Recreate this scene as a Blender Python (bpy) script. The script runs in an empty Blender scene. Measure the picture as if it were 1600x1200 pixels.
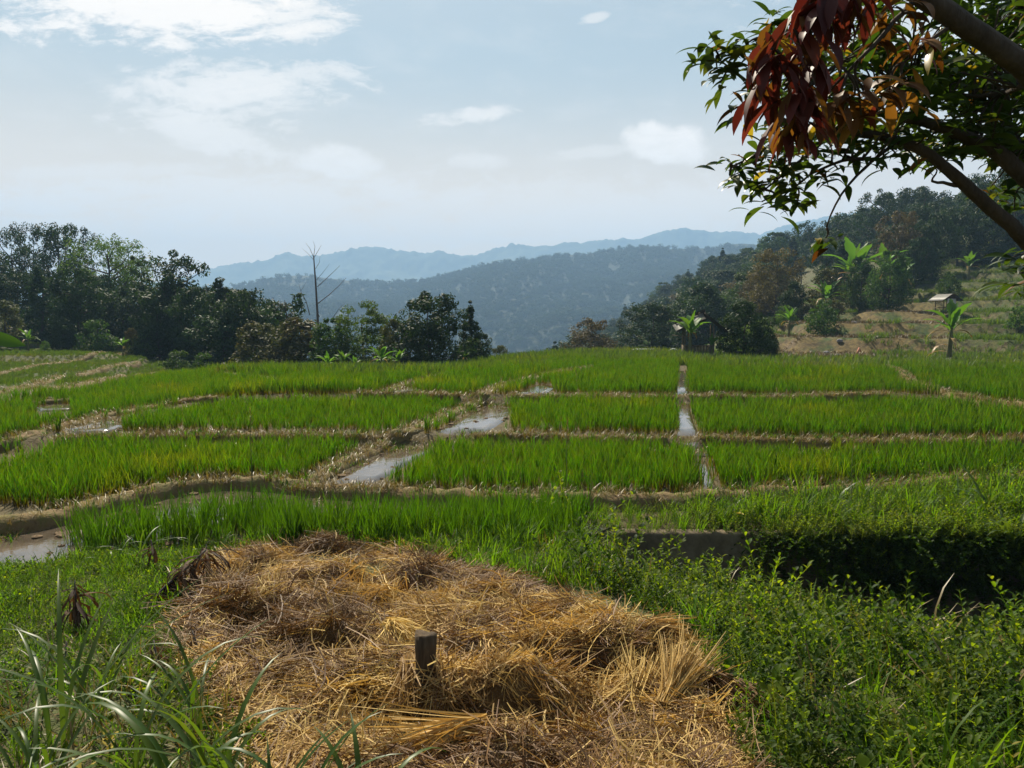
import bpy, math, random
import numpy as np
from mathutils import Vector, Matrix
R = math.radians
random.seed(7); rng = np.random.default_rng(7)
scene = bpy.context.scene
COL = scene.collection

# ------------------------------------------------------------------ camera
CAMZ, F, HOR = 2.6, 1200.0, 500.0          # pixels of a 1600 x 1200 frame
PITCH = math.atan((600 - HOR) / F)
cam_d = bpy.data.cameras.new('camera'); cam = bpy.data.objects.new('camera', cam_d); COL.objects.link(cam)
cam_d.sensor_width = 36; cam_d.lens = 36 * F / 1600; cam_d.clip_start = 0.05; cam_d.clip_end = 20000
cam.location = (0, 0, CAMZ); cam.rotation_euler = (R(90) - PITCH, 0, 0)
scene.camera = cam

# ------------------------------------------------------------------ light
SUN_EL, SUN_AZ = R(47), R(-20)             # azimuth from +Y towards +X
sun_d = bpy.data.lights.new('sun', 'SUN'); sun = bpy.data.objects.new('sun', sun_d); COL.objects.link(sun)
sun_d.energy = 5.0; sun_d.angle = R(0.5); sun_d.color = (1.0, 0.90, 0.73)
sdir = Vector((math.sin(SUN_AZ) * math.cos(SUN_EL), math.cos(SUN_AZ) * math.cos(SUN_EL), math.sin(SUN_EL)))
sun.rotation_euler = (-sdir).to_track_quat('-Z', 'Y').to_euler()
sun.location = sdir * 300

scene.view_settings.view_transform = 'Standard'; scene.view_settings.look = 'None'
scene.view_settings.gamma = 1; scene.view_settings.use_curve_mapping = False
scene.view_settings.exposure = 1.0
cy = scene.cycles
cy.max_bounces = 6; cy.diffuse_bounces = 2; cy.glossy_bounces = 2; cy.transmission_bounces = 4
cy.transparent_max_bounces = 8; cy.volume_bounces = 1; cy.caustics_reflective = False; cy.caustics_refractive = False
cy.sample_clamp_indirect = 3.0; cy.use_denoising = True

def P(px, py, d):
    """world point seen at photo pixel (px,py) at forward distance d"""
    a = (px - 800) / F; b = (600 - py) / F
    c, s = math.cos(PITCH), math.sin(PITCH)
    vy = c + b * s; vz = -s + b * c
    k = d / vy
    return np.array((a * k, d, CAMZ + vz * k))
def proj(x, y, z):
    c, s = math.cos(PITCH), math.sin(PITCH)
    zz = z - CAMZ
    f = y * c - zz * s; u = y * s + zz * c
    f = np.maximum(f, 1e-3)
    return 800 + F * x / f, 600 - F * u / f
def PZ(px, py, z):
    """world point seen at pixel on the horizontal plane z"""
    q = P(px, py, 1.0); t = (z - CAMZ) / (q[2] - CAMZ)
    return np.array((q[0] * t, t, z))

# ------------------------------------------------------------------ node helpers
def nd(nt, typ, **kw):
    n = nt.nodes.new(typ)
    for k, v in kw.items():
        if k == 'inp':
            for kk, vv in v.items(): n.inputs[kk].default_value = vv
        else: setattr(n, k, v)
    return n
def mth(nt, op, a, b=None, clamp=False, c=None):
    n = nt.nodes.new('ShaderNodeMath'); n.operation = op; n.use_clamp = clamp
    for i, v in enumerate((a, b, c)):
        if v is None: continue
        if isinstance(v, (int, float)): n.inputs[i].default_value = v
        else: nt.links.new(v, n.inputs[i])
    return n.outputs[0]
def mixc(nt, fac, a, b, blend='MIX'):
    n = nt.nodes.new('ShaderNodeMix'); n.data_type = 'RGBA'; n.blend_type = blend
    for i, v in ((0, fac), (6, a), (7, b)):
        if isinstance(v, (int, float)): n.inputs[i].default_value = v
        elif isinstance(v, (tuple, list)): n.inputs[i].default_value = (*v[:3], 1)
        else: nt.links.new(v, n.inputs[i])
    return n.outputs[2]
def noise(nt, vec, scale, detail=4, rough=.55, dist=0.0):
    n = nt.nodes.new('ShaderNodeTexNoise'); n.inputs['Scale'].default_value = scale
    n.inputs['Detail'].default_value = detail; n.inputs['Roughness'].default_value = rough
    n.inputs['Distortion'].default_value = dist
    if vec is not None: nt.links.new(vec, n.inputs['Vector'])
    return n.outputs[0]
def ramp(nt, fac, stops):
    n = nt.nodes.new('ShaderNodeValToRGB'); el = n.color_ramp.elements
    while len(el) < len(stops): el.new(.5)
    for e, (p, c) in zip(el, stops):
        e.position = p; e.color = (*c, 1) if len(c) == 3 else c
    nt.links.new(fac, n.inputs[0]); return n.outputs[0]
def mapr(nt, v, a, b, c=0.0, d=1.0, smooth=True):
    n = nt.nodes.new('ShaderNodeMapRange'); n.interpolation_type = 'SMOOTHSTEP' if smooth else 'LINEAR'
    nt.links.new(v, n.inputs[0])
    for i, x in zip((1, 2, 3, 4), (a, b, c, d)): n.inputs[i].default_value = x
    return n.outputs[0]
def new_mat(name):
    m = bpy.data.materials.new(name); m.use_nodes = True; nt = m.node_tree; nt.nodes.clear()
    return m, nt, nt.nodes.new('ShaderNodeOutputMaterial')
def attr(nt, name):
    n = nt.nodes.new('ShaderNodeAttribute'); n.attribute_name = name; return n
def bump(nt, h, strength=.5, dist=.02):
    n = nt.nodes.new('ShaderNodeBump'); n.inputs['Strength'].default_value = strength; n.inputs['Distance'].default_value = dist
    nt.links.new(h, n.inputs['Height']); return n.outputs[0]

# ------------------------------------------------------------------ world: Nishita sky with procedural clouds
def dirpx(px, py):
    v = P(px, py, 1.0) - np.array((0, 0, CAMZ)); return v[0], v[2]      # gnomonic (x/y, z/y)
def build_world():
    w = bpy.data.worlds.new('World'); scene.world = w; w.use_nodes = True
    nt = w.node_tree; nt.nodes.clear()
    out = nt.nodes.new('ShaderNodeOutputWorld'); bg = nt.nodes.new('ShaderNodeBackground')
    bg.inputs['Strength'].default_value = 0.05
    sky = nt.nodes.new('ShaderNodeTexSky'); sky.sky_type = 'NISHITA'; sky.sun_disc = False
    sky.sun_elevation = SUN_EL; sky.sun_rotation = SUN_AZ; sky.air_density = 1.0; sky.dust_density = 1.6; sky.ozone_density = 1.2
    tc = nt.nodes.new('ShaderNodeTexCoord'); sp = nt.nodes.new('ShaderNodeSeparateXYZ'); nt.links.new(tc.outputs['Generated'], sp.inputs[0])
    X, Y, Z = sp.outputs
    Yc = mth(nt, 'MAXIMUM', Y, 0.05)
    u = mth(nt, 'DIVIDE', X, Yc); v = mth(nt, 'DIVIDE', Z, Yc)
    front = mapr(nt, Y, 0.15, 0.4)
    zz = mth(nt, 'ADD', mth(nt, 'MAXIMUM', Z, 0.0), 0.12)
    cb = nt.nodes.new('ShaderNodeCombineXYZ')
    nt.links.new(mth(nt, 'DIVIDE', X, zz), cb.inputs[0]); nt.links.new(mth(nt, 'DIVIDE', Y, zz), cb.inputs[1])
    pl = cb.outputs[0]
    n1 = noise(nt, pl, 1.3, 8, .6, .4)
    n2 = noise(nt, pl, 4.5, 8, .62, .3)
    n3 = noise(nt, tc.outputs['Generated'], 14, 7, .62, .2)              # puffy detail
    # ragged noise used to break up the blob outlines
    cg = nt.nodes.new('ShaderNodeCombineXYZ'); nt.links.new(u, cg.inputs[0]); nt.links.new(mth(nt, 'MULTIPLY', v, 2.6), cg.inputs[1])
    nA = noise(nt, cg.outputs[0], 9, 9, .68, .8); nB = noise(nt, cg.outputs[0], 34, 8, .70, .5)
    rag = mth(nt, 'ADD', mth(nt, 'MULTIPLY', mth(nt, 'SUBTRACT', nA, .5), 4.2), mth(nt, 'MULTIPLY', mth(nt, 'SUBTRACT', nB, .5), 3.4))
    nP = noise(nt, tc.outputs['Generated'], 22, 7, .6, .2)
    puff = mth(nt, 'ADD', mth(nt, 'MULTIPLY', mth(nt, 'SUBTRACT', n3, .5), 3.2), mth(nt, 'MULTIPLY', mth(nt, 'SUBTRACT', nP, .5), 1.8))
    total = None
    #          px  py   rx   ry  tilt  amp  puffy
    blobs = [(240, 8, 260, 62, .0, 1.15, 0), (440, 25, 110, 38, .1, .9, 0),
             (350, 150, 190, 55, -.05, .8, 0), (230, 140, 90, 18, 0, .65, 0), (330, 205, 130, 40, .35, .7, 0), (480, 118, 90, 24, -.1, .65, 0),
             (722, 181, 88, 13, -.12, .75, 0), (930, 28, 22, 8, -.3, .5, 0),
             (1036, 222, 66, 36, .1, .95, 1), (925, 238, 90, 10, -.1, .42, 0), (528, 254, 74, 30, .05, .75, 1), (750, 252, 50, 16, 0, .5, 1),
             (330, 310, 520, 42, 0, .62, 0), (160, 268, 260, 14, -.02, .45, 0), (940, 340, 170, 34, 0, .5, 1), (660, 330, 800, 60, 0, .45, 0), (1500, 40, 300, 60, 0, .5, 0)]
    for px, py, rx, ry, tilt, amp, pf in blobs:
        cu, cv = dirpx(px, py)
        du = mth(nt, 'SUBTRACT', u, float(cu)); dv = mth(nt, 'SUBTRACT', v, float(cv))
        dv = mth(nt, 'ADD', dv, mth(nt, 'MULTIPLY', du, tilt))
        a = mth(nt, 'MULTIPLY', du, F / rx); b = mth(nt, 'MULTIPLY', dv, F / ry)
        r2 = mth(nt, 'ADD', mth(nt, 'MULTIPLY', a, a), mth(nt, 'MULTIPLY', b, b))
        r2 = mth(nt, 'ADD', r2, puff if pf else rag)
        m = mth(nt, 'MULTIPLY', mapr(nt, r2, 1.25, -.1 if not pf else .3), amp)
        total = m if total is None else mth(nt, 'MAXIMUM', total, m)
    total = mth(nt, 'MULTIPLY', mth(nt, 'MULTIPLY', total, front), mapr(nt, nB, .25, .7, .75, 1.1))
    gen = mth(nt, 'MULTIPLY', mapr(nt, mth(nt, 'ADD', mth(nt, 'MULTIPLY', n1, .6), mth(nt, 'MULTIPLY', n2, .4)), .52, .68), .6)
    back = mth(nt, 'SUBTRACT', 1.0, mth(nt, 'MULTIPLY', mapr(nt, Y, 0.3, 0.7), mapr(nt, Z, .62, .40)))
    total = mth(nt, 'MAXIMUM', total, mth(nt, 'MULTIPLY', gen, back))
    streak = mth(nt, 'MULTIPLY', mapr(nt, n2, .45, .75), .14)
    total = mth(nt, 'MAXIMUM', total, streak)
    # milky veil that thickens to the horizon
    dp = nt.nodes.new('ShaderNodeVectorMath'); dp.operation = 'DOT_PRODUCT'; nt.links.new(tc.outputs['Generated'], dp.inputs[0]); dp.inputs[1].default_value = sdir
    aur = mapr(nt, dp.outputs['Value'], -.15, .85, .12, 1.0)          # milky air scatters forward, round the sun
    veil = mth(nt, 'MULTIPLY', mapr(nt, Z, 0.55, 0.02, 0.55, 1.05), aur, True)
    vcol = mixc(nt, mapr(nt, Z, .33, .08), (5.5, 6.5, 6.5), (14.4, 10.7, 6.9))
    col = mixc(nt, veil, sky.outputs[0], vcol)
    col = mixc(nt, total, col, (13.0, 11.9, 10.7))
    nt.links.new(col, bg.inputs[0]); nt.links.new(bg.outputs[0], out.inputs[0])
build_world()

# ------------------------------------------------------------------ tagging
def tag(o, label=None, cat=None, group=None, kind=None):
    if label: o['label'] = label
    if cat: o['category'] = cat
    if group: o['group'] = group
    if kind: o['kind'] = kind
    return o
def empty(name, loc, label, cat, group=None, rz=0):
    o = bpy.data.objects.new(name, None); COL.objects.link(o); o.empty_display_size = .3
    o.location = loc; o.rotation_euler = (0, 0, rz)
    return tag(o, label, cat, group)
def link(name, me, parent=None, mat=None):
    o = bpy.data.objects.new(name, me); COL.objects.link(o)
    if mat is not None and len(me.materials) == 0: me.materials.append(mat)
    if parent is not None: o.parent = parent
    return o
def copy_tree(o, parent=None):
    c = o.copy(); COL.objects.link(c)
    if parent is not None: c.parent = parent
    for ch in list(o.children): copy_tree(ch, c)
    return c

# ------------------------------------------------------------------ numpy noise and mesh building
def _hash(ix, iy, seed):
    h = (ix.astype(np.int64) * 374761393 + iy.astype(np.int64) * 668265263 + seed * 974711) & 0xffffffff
    h = ((h ^ (h >> 13)) * 1274126177) & 0xffffffff
    return ((h ^ (h >> 16)) & 0xffff) / 65535.0
def vnoise(x, y, seed=0):
    x = np.asarray(x, float); y = np.asarray(y, float)
    ix = np.floor(x); iy = np.floor(y); fx = x - ix; fy = y - iy
    fx = fx * fx * (3 - 2 * fx); fy = fy * fy * (3 - 2 * fy)
    a = _hash(ix, iy, seed); b = _hash(ix + 1, iy, seed); c = _hash(ix, iy + 1, seed); d = _hash(ix + 1, iy + 1, seed)
    return (a * (1 - fx) + b * fx) * (1 - fy) + (c * (1 - fx) + d * fx) * fy
def fbm(x, y, seed=0, octv=4, gain=.5):
    s = 0; a = 1; t = 0
    for k in range(octv):
        s = s + a * vnoise(x * 2 ** k, y * 2 ** k, seed + 17 * k); t += a; a *= gain
    return s / t - .5
def sstep(a, b, x):
    t = np.clip((x - a) / (b - a), 0, 1); return t * t * (3 - 2 * t)
def mesh_np(name, v, quads=None, tris=None, attrs=None, smooth=False):
    me = bpy.data.meshes.new(name); v = np.asarray(v, np.float32)
    nq = 0 if quads is None else len(quads); nt_ = 0 if tris is None else len(tris)
    me.vertices.add(len(v)); me.vertices.foreach_set('co', v.ravel())
    loops = []
    if nq: loops.append(np.asarray(quads, np.int32).ravel())
    if nt_: loops.append(np.asarray(tris, np.int32).ravel())
    lp = np.concatenate(loops); me.loops.add(len(lp)); me.loops.foreach_set('vertex_index', lp)
    st = np.concatenate([np.arange(nq) * 4, nq * 4 + np.arange(nt_) * 3]).astype(np.int32)
    me.polygons.add(nq + nt_); me.polygons.foreach_set('loop_start', st)
    if smooth: me.polygons.foreach_set('use_smooth', np.ones(nq + nt_, bool))
    for k, a in (attrs or {}).items():
        at = me.attributes.new(k, 'FLOAT', 'POINT'); at.data.foreach_set('value', np.asarray(a, np.float32))
    me.update(calc_edges=True); me.validate()
    return me
class MB:
    """collects vertex/quad/tri arrays and links them as ONE mesh"""
    def __init__(s): s.v = []; s.q = []; s.t = []; s.n = 0; s.a = {}
    def add(s, v, q=None, t=None, **at):
        v = np.asarray(v, float).reshape(-1, 3)
        if q is not None and len(q): s.q.append(np.asarray(q) + s.n)
        if t is not None and len(t): s.t.append(np.asarray(t) + s.n)
        for k in set(list(at) + list(s.a)):
            s.a.setdefault(k, [np.zeros(s.n)] if s.n else [])
            val = at.get(k, 0.0); s.a[k].append(np.broadcast_to(np.asarray(val, float), (len(v),)))
        s.v.append(v); s.n += len(v); return s
    def mesh(s, name, smooth=False):
        return mesh_np(name, np.concatenate(s.v), np.concatenate(s.q) if s.q else None, np.concatenate(s.t) if s.t else None,
                       {k: np.concatenate(a) for k, a in s.a.items()}, smooth)
    def link(s, name, mat, parent=None, smooth=False):
        return link(name, s.mesh(name, smooth), parent, mat)
    def tube(s, path, rad, sides=7, cap=True, jit=0.0, **at):
        path = np.asarray(path, float); n = len(path); rad = np.broadcast_to(np.asarray(rad, float), (n,))
        tan = np.gradient(path, axis=0); tan /= np.linalg.norm(tan, axis=1)[:, None] + 1e-9
        ref = np.array((.31, .95, .1)) if abs(tan[0][1]) < .8 else np.array((.9, .1, .4))
        u = np.cross(tan, ref); u /= np.linalg.norm(u, axis=1)[:, None] + 1e-9; w = np.cross(tan, u)
        an = np.arange(sides) * 2 * np.pi / sides
        rr = rad[:, None] * (1 + jit * (rng.random((n, sides)) - .5))
        v = path[:, None] + rr[..., None] * (np.cos(an)[None, :, None] * u[:, None] + np.sin(an)[None, :, None] * w[:, None])
        i = np.arange(n - 1)[:, None] * sides; j = np.arange(sides)[None]; k = (j + 1) % sides
        q = np.stack([i + j, i + k, i + sides + k, i + sides + j], -1).reshape(-1, 4)
        v = v.reshape(-1, 3); t = None
        if cap:
            v = np.vstack([v, path[:1], path[-1:]]); c0 = n * sides; jj = np.arange(sides); kk = (jj + 1) % sides
            t = np.vstack([np.stack([kk, jj, np.full(sides, c0)], -1), np.stack([(n - 1) * sides + jj, (n - 1) * sides + kk, np.full(sides, c0 + 1)], -1)])
        return s.add(v, q, t, **at)
    def box(s, c, size, rot=None, **at):
        h = np.asarray(size, float) / 2
        v = np.array([(x, y, z) for z in (-1, 1) for y in (-1, 1) for x in (-1, 1)]) * h
        if rot is not None: v = v @ np.asarray(Matrix(rot).to_3x3()).T
        return s.add(v + np.asarray(c, float), [(0, 2, 3, 1), (4, 5, 7, 6), (0, 1, 5, 4), (2, 6, 7, 3), (0, 4, 6, 2), (1, 3, 7, 5)], **at)
    def ribbons(s, paths, widths, side, fold=0.0, rnd=None):
        """N ribbons of S sections; fold > 0 adds a midrib sunk by fold*width"""
        paths = np.asarray(paths, float); N, S, _ = paths.shape
        widths = np.broadcast_to(np.asarray(widths, float), (N, S)); side = np.asarray(side, float)
        if side.ndim == 2: side = np.repeat(side[:, None], S, 1)
        side = side / (np.linalg.norm(side, axis=-1, keepdims=True) + 1e-9)
        a = paths - side * widths[..., None] / 2; b = paths + side * widths[..., None] / 2
        if fold:
            tan = np.gradient(paths, axis=1); nrm = np.cross(side, tan); nrm /= np.linalg.norm(nrm, axis=-1, keepdims=True) + 1e-9
            mid = paths - nrm * widths[..., None] * fold
            v = np.stack([a, mid, b], 2); C = 3
        else: v = np.stack([a, b], 2); C = 2
        i = np.arange(N)[:, None, None] * (S * C) + np.arange(S - 1)[None, :, None] * C + np.arange(C - 1)[None, None]
        q = np.stack([i, i + 1, i + C + 1, i + C], -1).reshape(-1, 4)
        t = np.broadcast_to(np.linspace(0, 1, S)[None, :, None], (N, S, C)).ravel()
        r = rng.random(N) if rnd is None else np.asarray(rnd)
        r = np.broadcast_to(r[:, None, None], (N, S, C)).ravel()
        return s.add(v.reshape(-1, 3), q, t=t, r=r) if False else s._rib(v.reshape(-1, 3), q, t, r)
    def _rib(s, v, q, t, r):
        s.q.append(np.asarray(q) + s.n)
        for k, val in (('along', t), ('rnd', r)):
            s.a.setdefault(k, [np.zeros(s.n)] if s.n else []); s.a[k].append(val)
        s.v.append(v); s.n += len(v); return s

def arcs(root, az, length, lean0, lean1, S=5):
    """N curved paths from root: lean goes from lean0 (from vertical) to lean1 at the tip"""
    N = len(az); ts = np.linspace(0, 1, S)
    lean = lean0[:, None] + (lean1 - lean0)[:, None] * ts[None] ** 1.3
    step = length[:, None] / (S - 1)
    dx = np.sin(lean) * step; dz = np.cos(lean) * step
    hx = np.concatenate([np.zeros((N, 1)), np.cumsum(dx[:, :-1], 1)], 1); hz = np.concatenate([np.zeros((N, 1)), np.cumsum(dz[:, :-1], 1)], 1)
    p = np.stack([root[:, None, 0] + np.sin(az)[:, None] * hx, root[:, None, 1] + np.cos(az)[:, None] * hx, root[:, None, 2] + hz], -1)
    side = np.stack([np.cos(az), -np.sin(az), np.zeros(N)], -1)
    return p, side

# ------------------------------------------------------------------ scattering of uncountable stuff (geometry nodes)
def scatter(name, pts, rotz, scl, sources, label, cat, tilt=None, kind='stuff', parent=None):
    n = len(pts); me = bpy.data.meshes.new(name); me.vertices.add(n)
    me.vertices.foreach_set('co', np.asarray(pts, np.float32).ravel())
    rot = np.zeros((n, 3), np.float32); rot[:, 2] = rotz
    if tilt is not None: rot[:, :2] = tilt
    a = me.attributes.new('rot', 'FLOAT_VECTOR', 'POINT'); a.data.foreach_set('vector', rot.ravel())
    s3 = np.asarray(scl, np.float32); s3 = np.repeat(s3[:, None], 3, 1) if s3.ndim == 1 else s3
    a = me.attributes.new('scl', 'FLOAT_VECTOR', 'POINT'); a.data.foreach_set('vector', s3.astype(np.float32).ravel())
    a = me.attributes.new('pick', 'INT', 'POINT'); a.data.foreach_set('value', rng.integers(0, len(sources), n).astype(np.int32))
    o = link(name, me, parent)
    ng = bpy.data.node_groups.new(name + '_scatter', 'GeometryNodeTree')
    ng.interface.new_socket('Geometry', in_out='INPUT', socket_type='NodeSocketGeometry')
    ng.interface.new_socket('Geometry', in_out='OUTPUT', socket_type='NodeSocketGeometry')
    gi = ng.nodes.new('NodeGroupInput'); go = ng.nodes.new('NodeGroupOutput')
    m2p = ng.nodes.new('GeometryNodeMeshToPoints'); iop = ng.nodes.new('GeometryNodeInstanceOnPoints')
    jg = ng.nodes.new('GeometryNodeJoinGeometry')
    for so in reversed(sources):
        oi = ng.nodes.new('GeometryNodeObjectInfo'); oi.inputs[0].default_value = so; oi.inputs['As Instance'].default_value = True
        ng.links.new(oi.outputs['Geometry'], jg.inputs[0])
    def na(nm, t):
        k = ng.nodes.new('GeometryNodeInputNamedAttribute'); k.data_type = t; k.inputs[0].default_value = nm; return k.outputs[0]
    ng.links.new(gi.outputs[0], m2p.inputs[0]); ng.links.new(m2p.outputs[0], iop.inputs['Points'])
    ng.links.new(jg.outputs[0], iop.inputs['Instance']); iop.inputs['Pick Instance'].default_value = True
    ng.links.new(na('pick', 'INT'), iop.inputs['Instance Index'])
    e2r = ng.nodes.new('FunctionNodeEulerToRotation'); ng.links.new(na('rot', 'FLOAT_VECTOR'), e2r.inputs[0])
    ng.links.new(e2r.outputs[0], iop.inputs['Rotation']); ng.links.new(na('scl', 'FLOAT_VECTOR'), iop.inputs['Scale'])
    ng.links.new(iop.outputs[0], go.inputs[0])
    md = o.modifiers.new('scatter', 'NODES'); md.node_group = ng
    if label: tag(o, label, cat, None, kind)
    else: tag(o, kind=kind)
    return o
def source(name, mb, mat, smooth=False):
    me = mb.mesh(name, smooth); me.materials.append(mat)
    return bpy.data.objects.new(name, me)          # kept out of the scene, only scattered

# ------------------------------------------------------------------ materials
def mat_leaf(name, c1, c2, trans=.45, tcol=None, rough=.45, spec=.35, base=None, tip=None, patch=None, osc=.25, bs=(.05, .5)):
    m, nt, out = new_mat(name)
    r = attr(nt, 'rnd').outputs['Fac']; t = attr(nt, 'along').outputs['Fac']
    oi = nt.nodes.new('ShaderNodeObjectInfo')
    col = mixc(nt, r, c1, c2)
    geo = nt.nodes.new('ShaderNodeNewGeometry')
    if patch:
        pc, sc, lo, hi, amt = patch
        n = noise(nt, geo.outputs['Position'], sc, 3, .6)
        col = mixc(nt, mth(nt, 'MULTIPLY', mapr(nt, n, lo, hi), mth(nt, 'MULTIPLY', r, amt)), col, pc)
    if tip: col = mixc(nt, mapr(nt, t, .75, 1.0, 0, .8), col, tip)
    if base: col = mixc(nt, mapr(nt, t, bs[1], bs[0], 0, 1), col, base)
    hsv = nt.nodes.new('ShaderNodeHueSaturation'); nt.links.new(col, hsv.inputs['Color'])
    nt.links.new(mth(nt, 'ADD', 1 - osc / 2, mth(nt, 'MULTIPLY', oi.outputs['Random'], osc)), hsv.inputs['Value'])
    nt.links.new(mth(nt, 'ADD', .49, mth(nt, 'MULTIPLY', oi.outputs['Random'], .02)), hsv.inputs['Hue'])
    col = hsv.outputs[0]
    bs_ = nt.nodes.new('ShaderNodeBsdfPrincipled'); nt.links.new(col, bs_.inputs['Base Color'])
    bs_.inputs['Roughness'].default_value = rough; bs_.inputs['Specular IOR Level'].default_value = spec
    tr = nt.nodes.new('ShaderNodeBsdfTranslucent')
    tc = mixc(nt, 1.0, col, tcol or (1.6, 1.5, .7), 'MULTIPLY'); nt.links.new(tc, tr.inputs[0])
    mx = nt.nodes.new('ShaderNodeMixShader'); mx.inputs[0].default_value = trans
    nt.links.new(bs_.outputs[0], mx.inputs[1]); nt.links.new(tr.outputs[0], mx.inputs[2]); nt.links.new(mx.outputs[0], out.inputs[0])
    return m
def mat_rough(name, stops, scale=6, rough=.9, bstr=.6, bdist=.02, detail=8, stretch=None, spec=.2, coord='Position'):
    m, nt, out = new_mat(name)
    if coord == 'Position': vec = nt.nodes.new('ShaderNodeNewGeometry').outputs['Position']
    else: vec = nt.nodes.new('ShaderNodeTexCoord').outputs['Object']
    if stretch:
        mp = nt.nodes.new('ShaderNodeMapping'); mp.inputs['Scale'].default_value = stretch; nt.links.new(vec, mp.inputs[0]); vec = mp.outputs[0]
    n = noise(nt, vec, scale, detail, .62)
    n2 = noise(nt, vec, scale * 7, 4, .6)
    f = mth(nt, 'ADD', mth(nt, 'MULTIPLY', n, .7), mth(nt, 'MULTIPLY', n2, .3))
    b = nt.nodes.new('ShaderNodeBsdfPrincipled'); nt.links.new(ramp(nt, f, stops), b.inputs['Base Color'])
    b.inputs['Roughness'].default_value = rough; b.inputs['Specular IOR Level'].default_value = spec
    nt.links.new(bump(nt, f, bstr, bdist), b.inputs['Normal']); nt.links.new(b.outputs[0], out.inputs[0])
    return m
M = {}
M['soil'] = mat_rough('soil', [(.3, (.05, .032, .018)), (.5, (.13, .085, .045)), (.7, (.24, .17, .095))], 5, bstr=1, bdist=.04)
M['bund'] = mat_rough('bund_soil', [(.3, (.06, .038, .018)), (.45, (.17, .115, .052)), (.58, (.11, .10, .03)), (.75, (.27, .19, .09))], 5, bstr=1, bdist=.05)
M['bark'] = mat_rough('bark', [(.3, (.025, .02, .015)), (.6, (.07, .055, .042)), (.8, (.12, .10, .08))], 9, bstr=1, bdist=.02, stretch=(1, 1, .25))
M['deadwood'] = mat_rough('deadwood', [(.3, (.07, .06, .055)), (.7, (.16, .145, .13))], 9, stretch=(1, 1, .25))
M['stake'] = mat_rough('stake_wood', [(.3, (.025, .017, .010)), (.55, (.085, .06, .035)), (.8, (.17, .125, .075))], 16, bstr=1, bdist=.01, stretch=(3, 3, .3))
M['concrete'] = mat_rough('concrete', [(.25, (.045, .036, .02)), (.5, (.14, .108, .066)), (.75, (.24, .20, .14))], 2.6, bstr=.6, bdist=.02)

# ------------------------------------------------------------------ ground height
_ctrl = [P(*a) for a in (
    # left back fields and left hill
    (-300, 640, 26), (0, 640, 24), (-200, 600, 36), (0, 600, 36), (100, 600, 36), (200, 592, 38), (300, 592, 38), (400, 594, 38), (500, 592, 38), (600, 592, 38),
    (-200, 560, 52), (0, 572, 50), (100, 570, 50), (200, 572, 50), (0, 548, 62), (100, 550, 61), (200, 556, 60), (260, 578, 55), (340, 590, 52),
    (-200, 525, 72), (0, 533, 72), (100, 537, 72), (200, 543, 74), (300, 580, 66), (-300, 480, 100), (0, 505, 100), (100, 512, 100), (200, 530, 100),
    (300, 600, 100), (420, 620, 90), (0, 500, 200), (200, 540, 200), (-500, 450, 200), (400, 640, 200),
    (430, 615, 60), (520, 615, 58), (620, 612, 56), (700, 608, 56), (600, 660, 80), (480, 650, 80), (700, 680, 120), (500, 640, 160), (600, 620, 300), (800, 620, 300),
    # centre crest
    (760, 578, 38), (700, 582, 40), (800, 562, 46), (900, 556, 48), (1000, 554, 49), (1060, 556, 47), (800, 580, 60), (900, 575, 64), (1000, 568, 68), (1080, 562, 66), (780, 640, 100), (900, 640, 110), (1000, 620, 115), (900, 640, 200), (880, 610, 290),
    # right field and hillside
    (1150, 562, 45), (1230, 566, 45), (1330, 566, 45), (1450, 568, 44), (1600, 572, 43), (1750, 570, 43),
    (1230, 556, 50), (1380, 548, 54), (1500, 540, 54), (1600, 530, 54), (1250, 505, 70), (1350, 492, 74), (1450, 484, 74), (1520, 478, 74), (1600, 488, 66), (1750, 470, 66),
    (1600, 450, 80), (1450, 450, 90), (1350, 462, 92), (1250, 480, 95), (1600, 405, 96), (1750, 370, 96), (1500, 415, 102), (1150, 520, 100), (1100, 550, 110), (1050, 585, 120),
    (1850, 290, 112), (1700, 312, 112), (1600, 345, 118), (1500, 372, 132), (1400, 388, 152), (1300, 402, 182), (1220, 416, 212), (1130, 432, 252), (1060, 470, 282), (1000, 505, 312), (930, 545, 342), (870, 585, 362),
    (1300, 440, 120), (1200, 470, 140), (1120, 500, 170), (1040, 540, 190), (960, 590, 200), (1160, 470, 200), (1060, 520, 230), (960, 560, 260))]
_ctrl += [np.array(p, float) for p in ((200, 190, 5), (150, 240, 0), (120, 320, -10), (60, 420, -35), (260, 120, 10), (0, 500, -45), (-150, 400, -40), (-250, 250, -5),
          (300, 500, -40), (-300, 600, -50), (0, 700, -55), (500, 700, -55), (-600, 700, -55), (700, 300, -20), (-600, 300, -10), (80, 60, 6), (120, 60, 12), (-80, 40, -1), (-60, 20, -.5), (60, 20, .6), (60, 40, 1.5))]
for yy in (10, 14, 18, 22, 27, 32):
    for t in (-1.2, -.7, -.35, 0, .35, .7, 1.2):
        _ctrl.append(np.array((t * yy, yy, .45 if t > -.4 else .1)))
_ctrl = np.array(_ctrl)
def _kern(r2): return np.sqrt(r2 + 4.0)
_n = len(_ctrl); _d2 = ((_ctrl[:, None, :2] - _ctrl[None, :, :2]) ** 2).sum(-1)
_A = np.zeros((_n + 1, _n + 1)); _A[:_n, :_n] = -_kern(_d2) - 1e-6 * np.eye(_n); _A[_n, :_n] = 1; _A[:_n, _n] = 1
_w = np.linalg.lstsq(_A, np.append(_ctrl[:, 2], 0), rcond=None)[0]
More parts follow.
